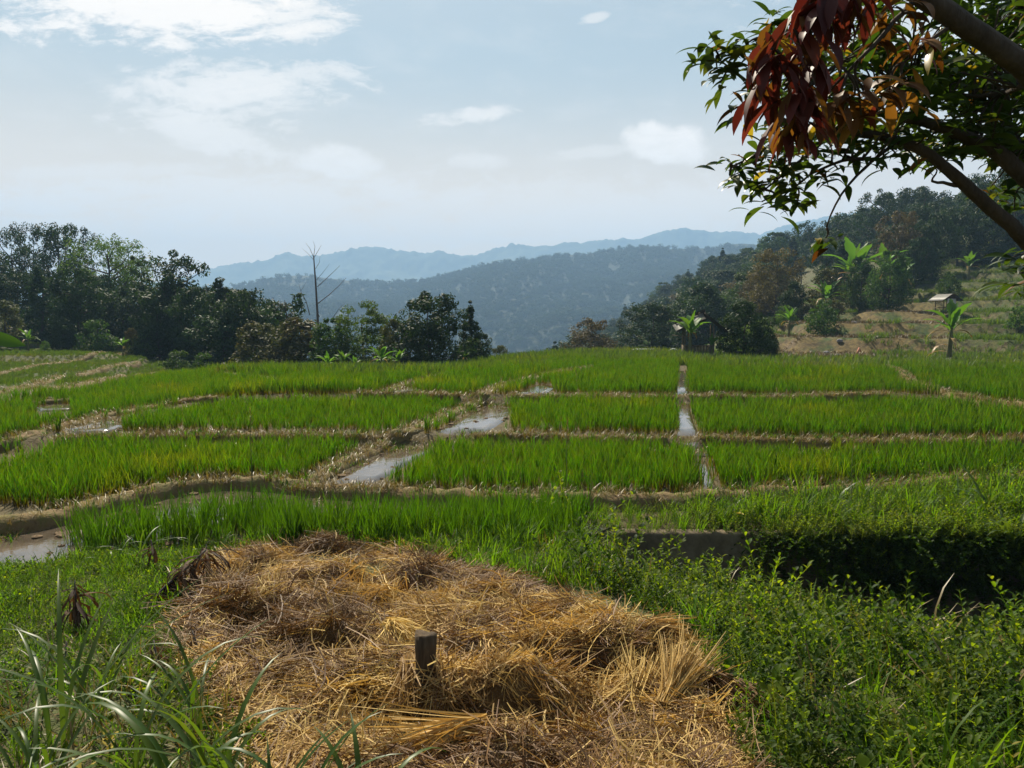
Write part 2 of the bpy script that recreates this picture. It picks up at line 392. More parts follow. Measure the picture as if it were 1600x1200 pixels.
def far_ground(x, y):
    x = np.asarray(x, float); y = np.asarray(y, float); sh = x.shape; xf = x.ravel(); yf = y.ravel(); o = np.empty(len(xf))
    for i in range(0, len(xf), 20000):
        d2 = (xf[i:i + 20000, None] - _ctrl[None, :, 0]) ** 2 + (yf[i:i + 20000, None] - _ctrl[None, :, 1]) ** 2
        o[i:i + 20000] = -_kern(d2) @ _w[:_n] + _w[_n]
    return o.reshape(sh)
LINE_A = [(-400, 900), (0, 825), (60, 815), (130, 796), (200, 781), (260, 766), (310, 758), (360, 755), (420, 757), (500, 765), (560, 769), (640, 773), (700, 776), (760, 779), (830, 781), (900, 783), (1000, 784), (1060, 783), (1120, 780), (1200, 776), (1260, 773), (1320, 769), (1400, 763), (1480, 758), (1600, 752), (2000, 735)]
LINE_B = [(-400, 760), (0, 700), (100, 688), (180, 684), (300, 681), (450, 683), (620, 686), (740, 684), (900, 686), (1060, 688), (1090, 690), (1200, 692), (1600, 692), (2000, 692)]
LINE_C = [(-400, 770), (0, 690), (80, 672), (170, 650), (260, 633), (320, 626), (420, 622), (540, 620), (640, 619), (740, 622), (900, 621), (1060, 622), (1250, 622), (1400, 619), (1500, 624), (1600, 642), (2000, 690)]
def _li(L, px): a = np.array(L, float); return np.interp(px, a[:, 0], a[:, 1])
LV = (-.12, 0.0, .2, .45)
def world_line(L, z): return np.array([PZ(px, py, z) for px, py in L])
WA, WB, WC = world_line(LINE_A, .0), world_line(LINE_B, .15), world_line(LINE_C, .4)
def _beyond(W, x, y):
    """signed forward offset of (x,y) beyond a field-edge line, compared along its bearing"""
    b = x / np.maximum(y, .5); wb = W[:, 0] / W[:, 1]
    return y - np.interp(b, wb, W[:, 1])
def near_ground(x, y):
    """bank the photographer stands on, and the ditch in front of the wall"""
    z = np.interp(y, [-20, -2, 0, 3.4, 8.5, 9.5, 12], [1.2, 1.1, 1.0, .62, .10, -.05, -.2])
    z2 = np.interp(y, [-20, -2, 0, 3.4, 7.6, 8.5, 9, 12], [1.2, 1.1, 1.0, .62, .12, -.13, -.2, -.2]); kx = sstep(-2.2, -3.6, x); z = z * (1 - kx) + z2 * kx
    ze = np.interp(y, [0, 3, 4, 5, 6, 7, 8, 9, 10], [0, -.02, -.08, -.25, -.50, -.78, -1.05, -1.22, -1.3]) * (.62 + .38 * sstep(2.2, 3.6, x))
    edge = np.interp(y, [2, 3.6, 5.2, 6.5, 9, 10], [1.0, 1.1, 1.15, .75, .62, .6])
    return z + ze * sstep(0, .75, x - edge)
def ground(x, y):
    x = np.asarray(x, float); y = np.asarray(y, float)
    f = far_ground(x, y)
    a = _beyond(WA, x, y); b = _beyond(WB, x, y); c = _beyond(WC, x, y)
    lev = LV[0] + (LV[1] - LV[0]) * sstep(-.1, .15, a)
    lev = np.where(c < b, lev, lev)
    bear = x / np.maximum(y, 1); ls = 1 - .75 * sstep(-.36, -.48, bear)
    lev = lev + (LV[2] - LV[1]) * sstep(-.15, .15, b) + (LV[3] - LV[2]) * sstep(-.2, .2, c) * ls
    lev = lev - .25 * sstep(-.25, -.5, bear) * sstep(0, 4, c) * ls
    w = sstep(38, 26, y)
    far = lev * w + f * (1 - w)
    # stepped terraces on both hillsides
    m = sstep(47, 51, y) * sstep(110, 100, y) * np.maximum(sstep(.30, .36, bear), 0)
    hgt = far + 1.3 * fbm(x / 9, y / 9, 5, 3)
    st = 1.15; q = np.floor(hgt / st); fr = hgt / st - q
    far = far * (1 - m) + m * (st * (q + sstep(.80, .98, fr)) + .06 * fr)
    m2 = sstep(28, 34, y) * sstep(95, 80, y) * sstep(-.36, -.44, bear)
    hg = far + .3 * fbm(x / 8, y / 8, 9, 3); st2 = .42; q = np.floor(hg / st2); fr = hg / st2 - q
    far = far * (1 - m2) + m2 * st2 * (q + sstep(.74, .98, fr))
    k = sstep(9.7, 9.95, y)
    k = np.where(x < .6, sstep(8.4, 9.6, y), k)
    z = near_ground(x, y) * (1 - k) + far * k
    return z + .03 * fbm(x * 1.3, y * 1.3, 3, 3) + sstep(40, 120, y) * 1.2 * fbm(x / 14, y / 14, 31, 3)
def G1(x, y): return float(ground(np.array([x]), np.array([y]))[0])

def build_terrain():
    ys = np.concatenate([np.linspace(-14, 3, 30), 3 + np.linspace(0, 1, 81)[1:] * 8.5, 11.5 * (760 / 11.5) ** (np.linspace(0, 1, 271)[1:])])
    t = np.linspace(-1.5, 1.5, 401)
    Y, T = np.meshgrid(ys, t, indexing='ij'); X = T * (np.maximum(Y, 0) * .85 + 9)
    Z = ground(X, Y)
    nr, nc = Y.shape; v = np.stack([X, Y, Z], -1).reshape(-1, 3)
    i = np.arange(nr - 1)[:, None] * nc + np.arange(nc - 1)[None]
    q = np.stack([i, i + 1, i + nc + 1, i + nc], -1).reshape(-1, 4)
    bear = X / np.maximum(Y, 1)
    straw = sstep(.31, .36, bear) * sstep(46, 49, Y) * sstep(90, 78, Y) * sstep(.60, .54, bear + .12 * fbm(X / 7, Y / 7, 3))
    wet = sstep(8.3, 9, Y) * sstep(46, 40, Y) * (1 - sstep(24, 29, Y) * sstep(-.38, -.46, bear))
    me = mesh_np('ground', v, q, attrs={'straw': straw.ravel(), 'wet': wet.ravel()}, smooth=True)
    m, nt, out = new_mat('ground')
    geo = nt.nodes.new('ShaderNodeNewGeometry'); pos = geo.outputs['Position']
    n1 = noise(nt, pos, .35, 6, .6); n2 = noise(nt, pos, 3.0, 7, .65); n3 = noise(nt, pos, 22, 4, .6)
    green = ramp(nt, n2, [(.3, (.014, .028, .006)), (.5, (.032, .055, .010)), (.7, (.075, .085, .02))])
    soil = ramp(nt, n2, [(.3, (.045, .03, .017)), (.5, (.12, .078, .042)), (.72, (.22, .155, .085))])
    strw = ramp(nt, n2, [(.3, (.045, .034, .014)), (.5, (.10, .073, .024)), (.72, (.17, .125, .042))])
    sx = nt.nodes.new('ShaderNodeSeparateXYZ'); nt.links.new(geo.outputs['Normal'], sx.inputs[0])
    steep = mapr(nt, sx.outputs[2], .95, .80)
    c = mixc(nt, mapr(nt, n1, .35, .6), green, mixc(nt, .35, green, soil))
    c = mixc(nt, mth(nt, 'MULTIPLY', attr(nt, 'straw').outputs['Fac'], mapr(nt, n1, .35, .5)), c, strw)
    c = mixc(nt, mth(nt, 'MULTIPLY', steep, .9), c, mixc(nt, .4, soil, (.05, .04, .02)))
    c = mixc(nt, attr(nt, 'wet').outputs['Fac'], c, mixc(nt, .5, mixc(nt, .4, soil, green), (.075, .055, .025)))
    b = nt.nodes.new('ShaderNodeBsdfPrincipled'); nt.links.new(c, b.inputs['Base Color']); b.inputs['Roughness'].default_value = .9
    b.inputs['Specular IOR Level'].default_value = .2
    h = mth(nt, 'ADD', n2, mth(nt, 'MULTIPLY', n3, .4)); nt.links.new(bump(nt, h, .9, .08), b.inputs['Normal'])
    nt.links.new(b.outputs[0], out.inputs[0])
    o = link('terrain', me, None, m); o['kind'] = 'structure'
build_terrain()

# ------------------------------------------------------------------ mountains and the valley between
def ridge(name, prof, d0, dc, d1, z0, seed, amp, mat, nx=300, ny=70, zback=-60, bumps=0.0):
    pr = np.array(prof, float); px = np.linspace(pr[0, 0], pr[-1, 0], nx)
    py = np.interp(px, pr[:, 0], pr[:, 1])
    py = np.convolve(np.pad(py, 1, 'edge'), np.ones(3) / 3, 'valid')
    s = np.concatenate([np.linspace(0, 1, ny), 1 + np.linspace(0, 1, 14)[1:]])
    U, S = np.meshgrid((px - 800) / F, s)
    D = np.where(S <= 1, d0 + (dc - d0) * S, dc + (d1 - dc) * (S - 1))
    crest = np.array([P(800, a, dc)[2] for a in py])[None]
    e = np.clip(S, 0, 1); Z = z0 + (crest - z0) * (e * .55 + .45 * e * e)
    Z = np.where(S > 1, crest + (zback - crest) * sstep(0, 1, S - 1), Z)
    X = U * D
    sc = (dc - d0) / 4.0
    n = np.abs(fbm(X / sc + 3, D / sc * .5, seed, 4)) * 2
    mid = np.sin(np.pi * np.clip(e, 0, 1)) ** .8
    Z = Z + (n - .35) * amp * mid + bumps * fbm(X / (bumps * 2.2 + .01), D / (bumps * 2.2 + .01), seed + 5, 4, .7) * 2
    nr, nc = Z.shape; i = np.arange(nr - 1)[:, None] * nc + np.arange(nc - 1)[None]
    me = mesh_np(name, np.stack([X, D, Z], -1).reshape(-1, 3), np.stack([i, i + 1, i + nc + 1, i + nc], -1).reshape(-1, 4), smooth=True)
    o = link(name, me, None, mat); o['kind'] = 'structure'
    return X, D, Z
def mat_forest_far(name, sc):
    return mat_rough(name, [(.3, (.012, .028, .010)), (.5, (.035, .06, .018)), (.75, (.075, .10, .03))], sc, bstr=1, bdist=3, detail=8)
FAR_PROF = [(-500, 470), (0, 455), (200, 448), (300, 432), (330, 419), (380, 411), (420, 405), (450, 395), (470, 398), (500, 401), (530, 394), (560, 387), (595, 385), (620, 390), (650, 395), (690, 392), (720, 399), (745, 397), (775, 388), (800, 381), (815, 380), (830, 386), (860, 383), (880, 379), (900, 380), (925, 376), (960, 375), (990, 373), (1020, 366), (1045, 358), (1060, 356), (1100, 361), (1150, 361), (1170, 366), (1195, 362), (1230, 350), (1300, 335), (1450, 320), (1700, 330), (2100, 380)]
MID_PROF = [(-500, 500), (0, 480), (250, 462), (380, 447), (430, 434), (470, 430), (500, 433), (560, 440), (620, 442), (660, 440), (700, 433), (740, 420), (770, 413), (800, 411), (850, 403), (880, 398), (910, 398), (950, 393), (990, 387), (1010, 386), (1050, 390), (1080, 388), (1110, 388), (1150, 380), (1200, 384), (1300, 390), (1600, 420), (2100, 470)]
MF = mat_forest_far('far_forest', .03)
ridge('mountain_ridge', FAR_PROF, 2300, 3300, 3900, -40, 3, 170, MF, 900, 60, bumps=12)
HX, HD, HZ = ridge('forested_hill', MID_PROF, 420, 1450, 1900, -75, 11, 75, mat_rough('hill_soil', [(.3, (.008, .018, .008)), (.5, (.012, .025, .010)), (.75, (.02, .034, .013))], .05, bstr=1, bdist=3), 320, 90)
vf = MB(); vf.add([(-3700, -60, -68), (3700, -60, -68), (3700, 4100, -68), (-3700, 4100, -68)], [(0, 1, 2, 3)])
vf.link('valley_floor', MF)['kind'] = 'structure'

def build_haze():
    b = MB(); b.box((0, 2050, 180), (7600, 4340, 504))
    m = bpy.data.materials.new('haze'); m.use_nodes = True; nt = m.node_tree; nt.nodes.clear()
    out = nt.nodes.new('ShaderNodeOutputMaterial'); v = nt.nodes.new('ShaderNodeVolumePrincipled')
    v.inputs['Color'].default_value = (.42, .66, .98, 1); v.inputs['Density'].default_value = .00038; v.inputs['Anisotropy'].default_value = 0.0
    nt.links.new(v.outputs[0], out.inputs['Volume'])
    o = b.link('haze', m); o['kind'] = 'stuff'
    m.cycles.homogeneous_volume = True
build_haze()
# ------------------------------------------------------------------ paddies: bunds, water, rice
def onground(px, py, it=4):
    ds = np.concatenate([np.linspace(5, 20, 260), np.linspace(20, 80, 340)[1:]]); x = (px - 800) / F * ds; g = ground(x, ds); _, yy = proj(x, ds, g)
    j = int(np.argmax(yy <= py)) if (yy <= py).any() else len(ds) - 1
    if j: t = np.clip((yy[j - 1] - py) / (yy[j - 1] - yy[j] + 1e-9), 0, 1); d = ds[j - 1] + t * (ds[j] - ds[j - 1])
    else: d = ds[0]
    return np.array(((px - 800) / F * d, d, G1((px - 800) / F * d, d)))
def resample(pts, step):
    pts = np.asarray(pts, float); s = np.concatenate([[0], np.cumsum(np.linalg.norm(np.diff(pts, axis=0), axis=1))])
    t = np.arange(0, s[-1], step)
    return np.stack([np.interp(t, s, pts[:, k]) for k in range(pts.shape[1])], -1)
BUNDS = []
def bund(line, name='paddy_bund', w=0.163, h=.17, seed=0, zoff=0.0, grass=1.0):
    pts = np.array([onground(*q) for q in line]); c = resample(pts[:, :2], .07)
    for _ in range(6): c[1:-1] = (c[:-2] + 2 * c[1:-1] + c[2:]) / 4
    n = len(c); s = np.arange(n) * .07
    c = c + .07 * np.stack([fbm(s * .9, s * 0 + seed, seed), fbm(s * .9, s * 0 + seed + 9, seed + 3)], -1) * 2
    BUNDS.append(c)
    tan = np.gradient(c, axis=0); tan /= np.linalg.norm(tan, axis=1)[:, None]; sd = np.stack([tan[:, 1], -tan[:, 0]], -1)
    K = 13; a = np.linspace(-1, 1, K)
    ww = w * (1 + .5 * fbm(s * .7, s * 0, seed + 5)); hh = h * (1 + .9 * fbm(s * 1.1, s * 0, seed + 8))
    prof = np.sqrt(np.clip(1 - np.abs(a) ** 2.4, 0, 1))
    V = np.empty((n, K, 3)); V[..., :2] = c[:, None] + sd[:, None] * (a[None, :, None] * ww[:, None, None] * 1.15)
    gz = np.minimum(ground(V[:, 0, 0], V[:, 0, 1]), ground(V[:, -1, 0], V[:, -1, 1]))
    top = ground(c[:, 0], c[:, 1]) * .35 + np.maximum(ground(V[:, 0, 0], V[:, 0, 1]), ground(V[:, -1, 0], V[:, -1, 1])) * .65 + hh + zoff
    V[..., 2] = (gz - .08)[:, None] + (top - gz + .08)[:, None] * prof[None] + (.10 * fbm(V[..., 0] * 4, V[..., 1] * 4, seed + 2, 3) + .06 * fbm(V[..., 0] * 11, V[..., 1] * 11, seed + 6, 3)) * (.3 + .7 * prof[None])
    i = np.arange(n - 1)[:, None] * K + np.arange(K - 1)[None]
    me = mesh_np(name, V.reshape(-1, 3), np.stack([i, i + K, i + K + 1, i + 1], -1).reshape(-1, 4), smooth=True)
    link(name, me, None, M['bund'])['kind'] = 'structure'
    return c, top
D1 = [(468, 764), (500, 746), (560, 714), (600, 697), (640, 678), (700, 650), (750, 622), (800, 603), (860, 588), (925, 577)]
XB = [
    bund([(-100, 848)] + LINE_A[1:], w=0.204, h=.10, seed=1), bund(D1, w=0.177, h=.11, seed=2),
    bund([(-60, 712)] + LINE_C[1:6] + [(340, 624)], w=0.136, h=.08, seed=3),
    bund([(90, 690), (180, 684), (300, 681), (450, 683), (600, 688)], w=0.136, h=.05, seed=4),
    bund([(740, 685), (900, 686), (1050, 688)], w=0.136, h=.05, seed=5), bund([(1095, 690), (1200, 692), (1400, 692), (1640, 692)], w=0.150, h=.06, seed=6),
    bund([(560, 620), (640, 619), (720, 622)], w=0.136, h=.08, seed=7), bund([(800, 622), (900, 621), (1055, 622)], w=0.136, h=.04, seed=8),
    bund([(1080, 622), (1250, 622), (1390, 619)], w=0.150, h=.05, seed=9),
    bund([(1380, 575), (1408, 584), (1420, 598), (1450, 610), (1500, 620), (1560, 633), (1640, 652)], w=0.204, h=.10, seed=10),
    bund([(600, 616), (640, 602), (690, 590), (740, 580), (775, 575)], w=0.136, h=.1, seed=12),
    bund([(20, 636), (70, 631), (110, 629)], w=0.136, h=.1, seed=13), bund([(350, 587), (400, 592), (440, 602)], w=0.170, h=.1, seed=14)]

XB += [bund([(-30, 622), (50, 604), (130, 586), (215, 572)], w=.26, h=.12, seed=21), bund([(60, 618), (150, 600), (240, 585)], w=.24, h=.12, seed=22), bund([(-20, 590), (60, 572), (140, 558), (200, 553)], w=.24, h=.12, seed=23)]
def mat_water():
    m, nt, out = new_mat('paddy_water')
    pos = nt.nodes.new('ShaderNodeNewGeometry').outputs['Position']
    n = noise(nt, pos, 2.2, 4, .6); n2 = noise(nt, pos, 9, 3, .5)
    b = nt.nodes.new('ShaderNodeBsdfPrincipled')
    nt.links.new(ramp(nt, n, [(.35, (.06, .048, .035)), (.65, (.11, .085, .06))]), b.inputs['Base Color'])
    b.inputs['Roughness'].default_value = .05; b.inputs['IOR'].default_value = 1.4; b.inputs['Specular IOR Level'].default_value = .9
    nt.links.new(bump(nt, n2, .12, .02), b.inputs['Normal']); nt.links.new(b.outputs[0], out.inputs[0]); return m
M['water'] = mat_water()
WATER_PX = []
def water(poly, lift=.03):
    lift = max(.03, lift - .005)
    WATER_PX.append(poly)
    pts = np.array([onground(*q) for q in poly]); z = float(np.median([ground(p[:1], p[1:2])[0] for p in pts]) + lift)
    flat = .65 if np.ptp(pts[:, 2]) < .09 else 0.0
    b = resample(np.vstack([pts[:, :2], pts[:1, :2]]), .12); n = len(b); c = b.mean(0); d = b - c
    mb = MB(); V = []
    for f, dz in ((1.0, -.05), (.90, lift - .004), (.6, lift), (.3, lift)):
        wob = 1 + (.10 * fbm(b[:, 0] * 2.5, b[:, 1] * 2.5, 19, 3))[:, None] if f > .8 else 1.0
        q = c + d * f * wob; V.append(np.column_stack([q, ground(q[:, 0], q[:, 1]) + dz if dz < 0 else (1 - flat) * (ground(q[:, 0], q[:, 1]) + dz) + flat * np.maximum(z, ground(q[:, 0], q[:, 1]) + .012)]))
    V.append(np.array([[*c, G1(*c) + lift]])); i = np.arange(n); j = (i + 1) % n
    mb.add(np.concatenate(V), np.concatenate([np.stack([i + r * n, j + r * n, j + (r + 1) * n, i + (r + 1) * n], -1) for r in range(3)]), np.stack([i + 3 * n, j + 3 * n, np.full(n, 4 * n)], -1))
    o = mb.link('paddy_water', M['water']); o['kind'] = 'structure'; return o
water([(505, 758), (548, 733), (600, 708), (652, 686), (692, 690), (645, 722), (595, 750), (560, 765)], .035)
water([(676, 678), (716, 655), (764, 632), (802, 638), (792, 658), (755, 680), (705, 688)], .035)
water([(798, 622), (826, 606), (850, 600), (872, 606), (850, 623)], .04)
water([(1059, 580), (1075, 580), (1078, 617), (1055, 618)], .05)
water([(1054, 624), (1078, 624), (1086, 660), (1095, 684), (1060, 686)], .05)
water([(1060, 690), (1098, 690), (1112, 714), (1082, 716)], .045)
water([(1088, 720), (1106, 720), (1126, 768), (1104, 770)], .035)
water([(92, 672), (130, 662), (176, 655), (190, 668), (176, 678), (110, 682)], .05)
water([(46, 640), (80, 633), (112, 634), (112, 642), (60, 645)], .06)
water([(598, 619), (620, 612), (650, 606), (652, 611), (625, 619)], .06)
# the wide shallow sheet of the front paddy, mud standing out of it
mb = MB(); L = [onground(px, py) for px, py in [(-80, 850), (60, 817), (200, 782), (310, 759), (420, 758), (560, 770), (700, 777), (830, 782), (960, 786)]]
Nn = [onground(px, py) for px, py in [(-80, 960), (60, 905), (200, 880), (310, 855), (420, 850), (560, 850), (700, 850), (830, 850), (960, 840)]]
mb.add([(*p[:2], -.098) for p in L] + [(*p[:2], -.098) for p in Nn], [(k, k + 9, k + 10, k + 1) for k in range(8)])
mb.link('paddy_water', M['water'])['kind'] = 'structure'

def pip(px, py, poly):
    poly = np.asarray(poly, float); ins = np.zeros(px.shape, bool); j = len(poly) - 1
    for i in range(len(poly)):
        xi, yi = poly[i]; xj, yj = poly[j]
        ins ^= ((yi > py) != (yj > py)) & (px < (xj - xi) * (py - yi) / (yj - yi + 1e-12) + xi); j = i
    return ins
def dist_lines(x, y, lines, cut):
    out = np.full(x.shape, 9.0)
    for c in lines:
        c = c[::3]
        for i in range(0, len(x), 6000):
            d = np.sqrt(((x[i:i + 6000, None] - c[None, :, 0]) ** 2 + (y[i:i + 6000, None] - c[None, :, 1]) ** 2).min(1))
            out[i:i + 6000] = np.minimum(out[i:i + 6000], d)
    return out
def grid(x0, x1, y0, y1, sp, jit=.35):
    gx, gy = np.meshgrid(np.arange(x0, x1, sp), np.arange(y0, y1, sp))
    x = gx.ravel() + rng.uniform(-jit, jit, gx.size) * sp; y = gy.ravel() + rng.uniform(-jit, jit, gx.size) * sp
    return x, y
def infrustum(x, y, m=120):
    px = 800 + F * x / np.maximum(y, .1); return (px > -m) & (px < 1600 + m)

M['rice'] = mat_leaf('rice', (.017, .056, .004), (.056, .124, .008), trans=.55, rough=.55, spec=.08, tcol=(1.75, 1.8, .25), base=(.085, .058, .022), tip=(.10, .12, .016), patch=((.24, .19, .025), .28, .54, .68, .5), osc=.35, bs=(.05, .55))
M['rice_young'] = mat_leaf('rice_front', (.022, .062, .005), (.060, .125, .010), trans=.5, rough=.55, spec=.1, tcol=(1.7, 1.7, .3), base=(.10, .10, .03), osc=.35, bs=(.0, .3))
def rice_clump(seed, n, h, w, spread, mat, name):
    mb = MB(); az = rng.uniform(0, 2 * np.pi, n)
    root = np.stack([rng.normal(0, spread, n), rng.normal(0, spread, n), np.full(n, -.02)], -1)
    ln = h * rng.uniform(.65, 1.15, n)
    p, sd = arcs(root, az, ln, rng.uniform(.02, .22, n), rng.uniform(.15, .95, n), 5)
    rot = rng.uniform(0, np.pi, n); sd = sd * np.cos(rot)[:, None] + np.stack([np.sin(az), np.cos(az), np.zeros(n)], -1) * np.sin(rot)[:, None]
    mb.ribbons(p, w * np.array([.7, 1, 1, .8, .08])[None] * rng.uniform(.7, 1.3, n)[:, None], sd)
    return source(name, mb, mat)
RS = [rice_clump(k, 16, .41, .0125, .045, M['rice'], 'rice_clump') for k in range(6)]
RF = [rice_clump(k, 26, .56, .011, .05, M['rice_young'], 'rice_clump_tall') for k in range(5)]
BACK = [(-300, 640), (0, 632), (130, 616), (230, 594), (290, 586), (350, 583), (440, 584), (600, 583), (660, 585), (740, 580), (790, 574), (900, 564), (1000, 559), (1060, 563), (1120, 570), (1250, 577), (1400, 574), (1600, 577), (2000, 580)]
def plant_rice():
    X, Y = [], []
    for y0, y1, sp in ((10.5, 16, .155), (16, 24, .185), (24, 50, .23)):
        x, y = grid(-.80 * y1, .80 * y1, y0, y1, sp); k = infrustum(x, y); X.append(x[k]); Y.append(y[k])
    x = np.concatenate(X); y = np.concatenate(Y); z = ground(x, y); px, py = proj(x, y, z)
    a = _beyond(WA, x, y); b = _beyond(WB, x, y); c = _beyond(WC, x, y)
    keep = (a > .38) & (py > _li(BACK, px)) & (dist_lines(x, y, BUNDS, .3) > .30)
    wob = .25 * fbm(x * 1.2, y * 1.2, 77, 3)
    keep &= ~((b > -.85 + wob) & (b < .28) & (px > 90))
    keep &= ~((c > -.5 + wob) & (c < .28) & (px > 300)) & ~((c > -.9 + wob) & (c < .4) & (px <= 300))
    for k_, w in enumerate(WATER_PX):
        for dx, dy in ((0, 0), (2, 8), (3, 14)) if k_ not in (3, 4, 5, 6) else ((0, 0),): keep &= ~pip(px - dx, py - dy, np.array(w))
    keep &= ~(np.abs(px - np.interp(py, [560, 620, 690, 770], [1067, 1066, 1080, 1116])) < np.interp(py, [560, 770], [7, 14]))
    keep &= (vnoise(x * 2.3, y * 2.3, 4) > .06)
    x, y, z = x[keep], y[keep], z[keep]
    s = (.72 + .45 * vnoise(x * .35, y * .35, 8) + .3 * (vnoise(x * 1.6, y * 1.6, 18) - .4)) * rng.uniform(.7, 1.2, len(x)) * np.interp(y, [12, 18, 30, 45], [1.0, .98, 1.0, 1.05])
    scatter('rice_field', np.stack([x, y, z], -1), rng.uniform(0, 6.28, len(x)), s, RS, 'young green rice standing in rows across the terraced paddies', 'rice', tilt=rng.normal(0, .07, (len(x), 2)))
    # front paddy: separate tufts standing in water
    x, y = grid(-9, 3.2, 8.0, 13, .17); k = infrustum(x, y); x, y = x[k], y[k]
    z = ground(x, y); px, py = proj(x, y, z); a = _beyond(WA, x, y)
    low = np.interp(px, [-100, 60, 180, 330, 520, 760, 900, 1000], [900, 885, 872, 862, 856, 856, 850, 838])
    dens = vnoise(x * .9 + 2, y * 1.6, 21) + .25 * vnoise(x * 4, y * 4, 23)
    edge = np.interp(a, [-3, -1.8, -.6, -.3], [.42, .60, .86, 2.0])
    keep = (a < -.36) & (py < low) & (dens > edge) & (px > 8)
    x, y, z = x[keep], y[keep], z[keep]
    scatter('rice_tufts', np.stack([x, y, z], -1), rng.uniform(0, 6.28, len(x)), rng.uniform(.65, 1.1, len(x)), RF, 'loose green rice tufts in the watery paddy behind the straw', 'rice', tilt=rng.normal(0, .08, (len(x), 2)))
plant_rice()

# dry stubble and straw litter on the bunds and bare strips
M['straw'] = mat_leaf('straw', (.30, .185, .055), (.60, .42, .155), trans=.25, tcol=(1.2, 1.0, .6), rough=.6, spec=.2, osc=.5)
M['straw_brown'] = mat_leaf('straw_brown', (.085, .042, .014), (.21, .115, .04), trans=.15, tcol=(1.2, 1, .6), rough=.6, spec=.3, osc=.5)
M['drygrass'] = mat_leaf('dry_grass', (.12, .085, .03), (.22, .17, .05), trans=.3, tcol=(1.3, 1.2, .6), osc=.4)
def tuft(n, h, w, mat, name, l0=(.1, .7), l1=(.6, 1.7), spread=.04, S=4):
    mb = MB(); az = rng.uniform(0, 2 * np.pi, n)
    root = np.stack([rng.normal(0, spread, n), rng.normal(0, spread, n), np.full(n, -.01)], -1)
    p, sd = arcs(root, az, h * rng.uniform(.5, 1.2, n), rng.uniform(*l0, n), rng.uniform(*l1, n), S)
    prof = np.interp(np.linspace(0, 1, S), [0, .4, .8, 1], [.7, 1, .7, .08])
    mb.ribbons(p, w * prof[None] * rng.uniform(.7, 1.3, n)[:, None], sd)
    return source(name, mb, mat)
DT = [tuft(20, .17, .009, M['drygrass'], 'dry_tuft', (.2, 1.2), (.8, 2.0), .07) for _ in range(5)] + [tuft(18, .17, .010, M['rice'], 'green_tuft', (.1, .9), (.6, 1.8), .06) for _ in range(2)]
def mud_clod():
    import bmesh
    bm = bmesh.new(); bmesh.ops.create_icosphere(bm, subdivisions=2, radius=.05)
    for v in bm.verts: v.co *= 1 + .5 * (random.random() - .5); v.co.z *= .6
    me = bpy.data.meshes.new('clod'); bm.to_mesh(me); bm.free(); me.materials.append(M['soil']); return bpy.data.objects.new('clod', me)
CL = [mud_clod() for _ in range(3)]
def litter():
    X, Y = [], []
    for c in BUNDS:
        t = np.linalg.norm(np.gradient(c, axis=0), axis=1)
        k = np.repeat(np.arange(len(c)), 3); X.append(c[k, 0] + rng.normal(0, .2, len(k))); Y.append(c[k, 1] + rng.normal(0, .2, len(k)))
    x = np.concatenate(X); y = np.concatenate(Y); keep = (rng.random(len(x)) < .45) & infrustum(x, y); x, y = x[keep], y[keep]
    xx, yy = grid(-16, 20, 12, 24, .14); b = _beyond(WB, xx, yy); c = _beyond(WC, xx, yy); pxx, _ = proj(xx, yy, ground(xx, yy))
    k = ((b > -.9) & (b < .1) | (c > -.5) & (c < .1)) & (pxx > 90) & infrustum(xx, yy); x = np.concatenate([x, xx[k]]); y = np.concatenate([y, yy[k]])
    z = ground(x, y); bvh_z = z.copy()
    for c, top in XB:
        for i in range(0, len(x), 5000):
            d2 = (x[i:i + 5000, None] - c[None, ::2, 0]) ** 2 + (y[i:i + 5000, None] - c[None, ::2, 1]) ** 2
            j = d2.argmin(1); dd = np.sqrt(d2.min(1)); m = dd < .22
            bvh_z[i:i + 5000] = np.where(m, np.maximum(bvh_z[i:i + 5000], top[::2][j] - .01 - .06 * (dd / .22) ** 2), bvh_z[i:i + 5000])
    scatter('dry_grass', np.stack([x, y, bvh_z], -1), rng.uniform(0, 6.28, len(x)), rng.uniform(.5, 1.3, len(x)), DT, 'dry yellowed grass along the earth bunds', 'dry grass')
    # mud clods in the puddles
    P_ = []
    for w in WATER_PX[:4] + WATER_PX[7:]:
        w = np.array(w, float); q = rng.uniform(w.min(0), w.max(0), (70, 2)); q = q[pip(q[:, 0], q[:, 1], w)]
        P_ += [onground(*a) for a in q[:14]]
    q = rng.uniform((0, 770), (960, 870), (170, 2)); q = q[q[:, 1] > _li(LINE_A, q[:, 0]) + 14]
    P_ += [np.array((*PZ(a[0], a[1], -.11)[:2], -.12)) for a in q]
    P_ = np.array(P_)
    scatter('mud_clods', P_ + np.array((0, 0, .02)), rng.uniform(0, 6.28, len(P_)), rng.uniform(.5, 1.5, len(P_)), CL, 'small brown mud clods poking out of the paddy puddles', 'mud')
litter()

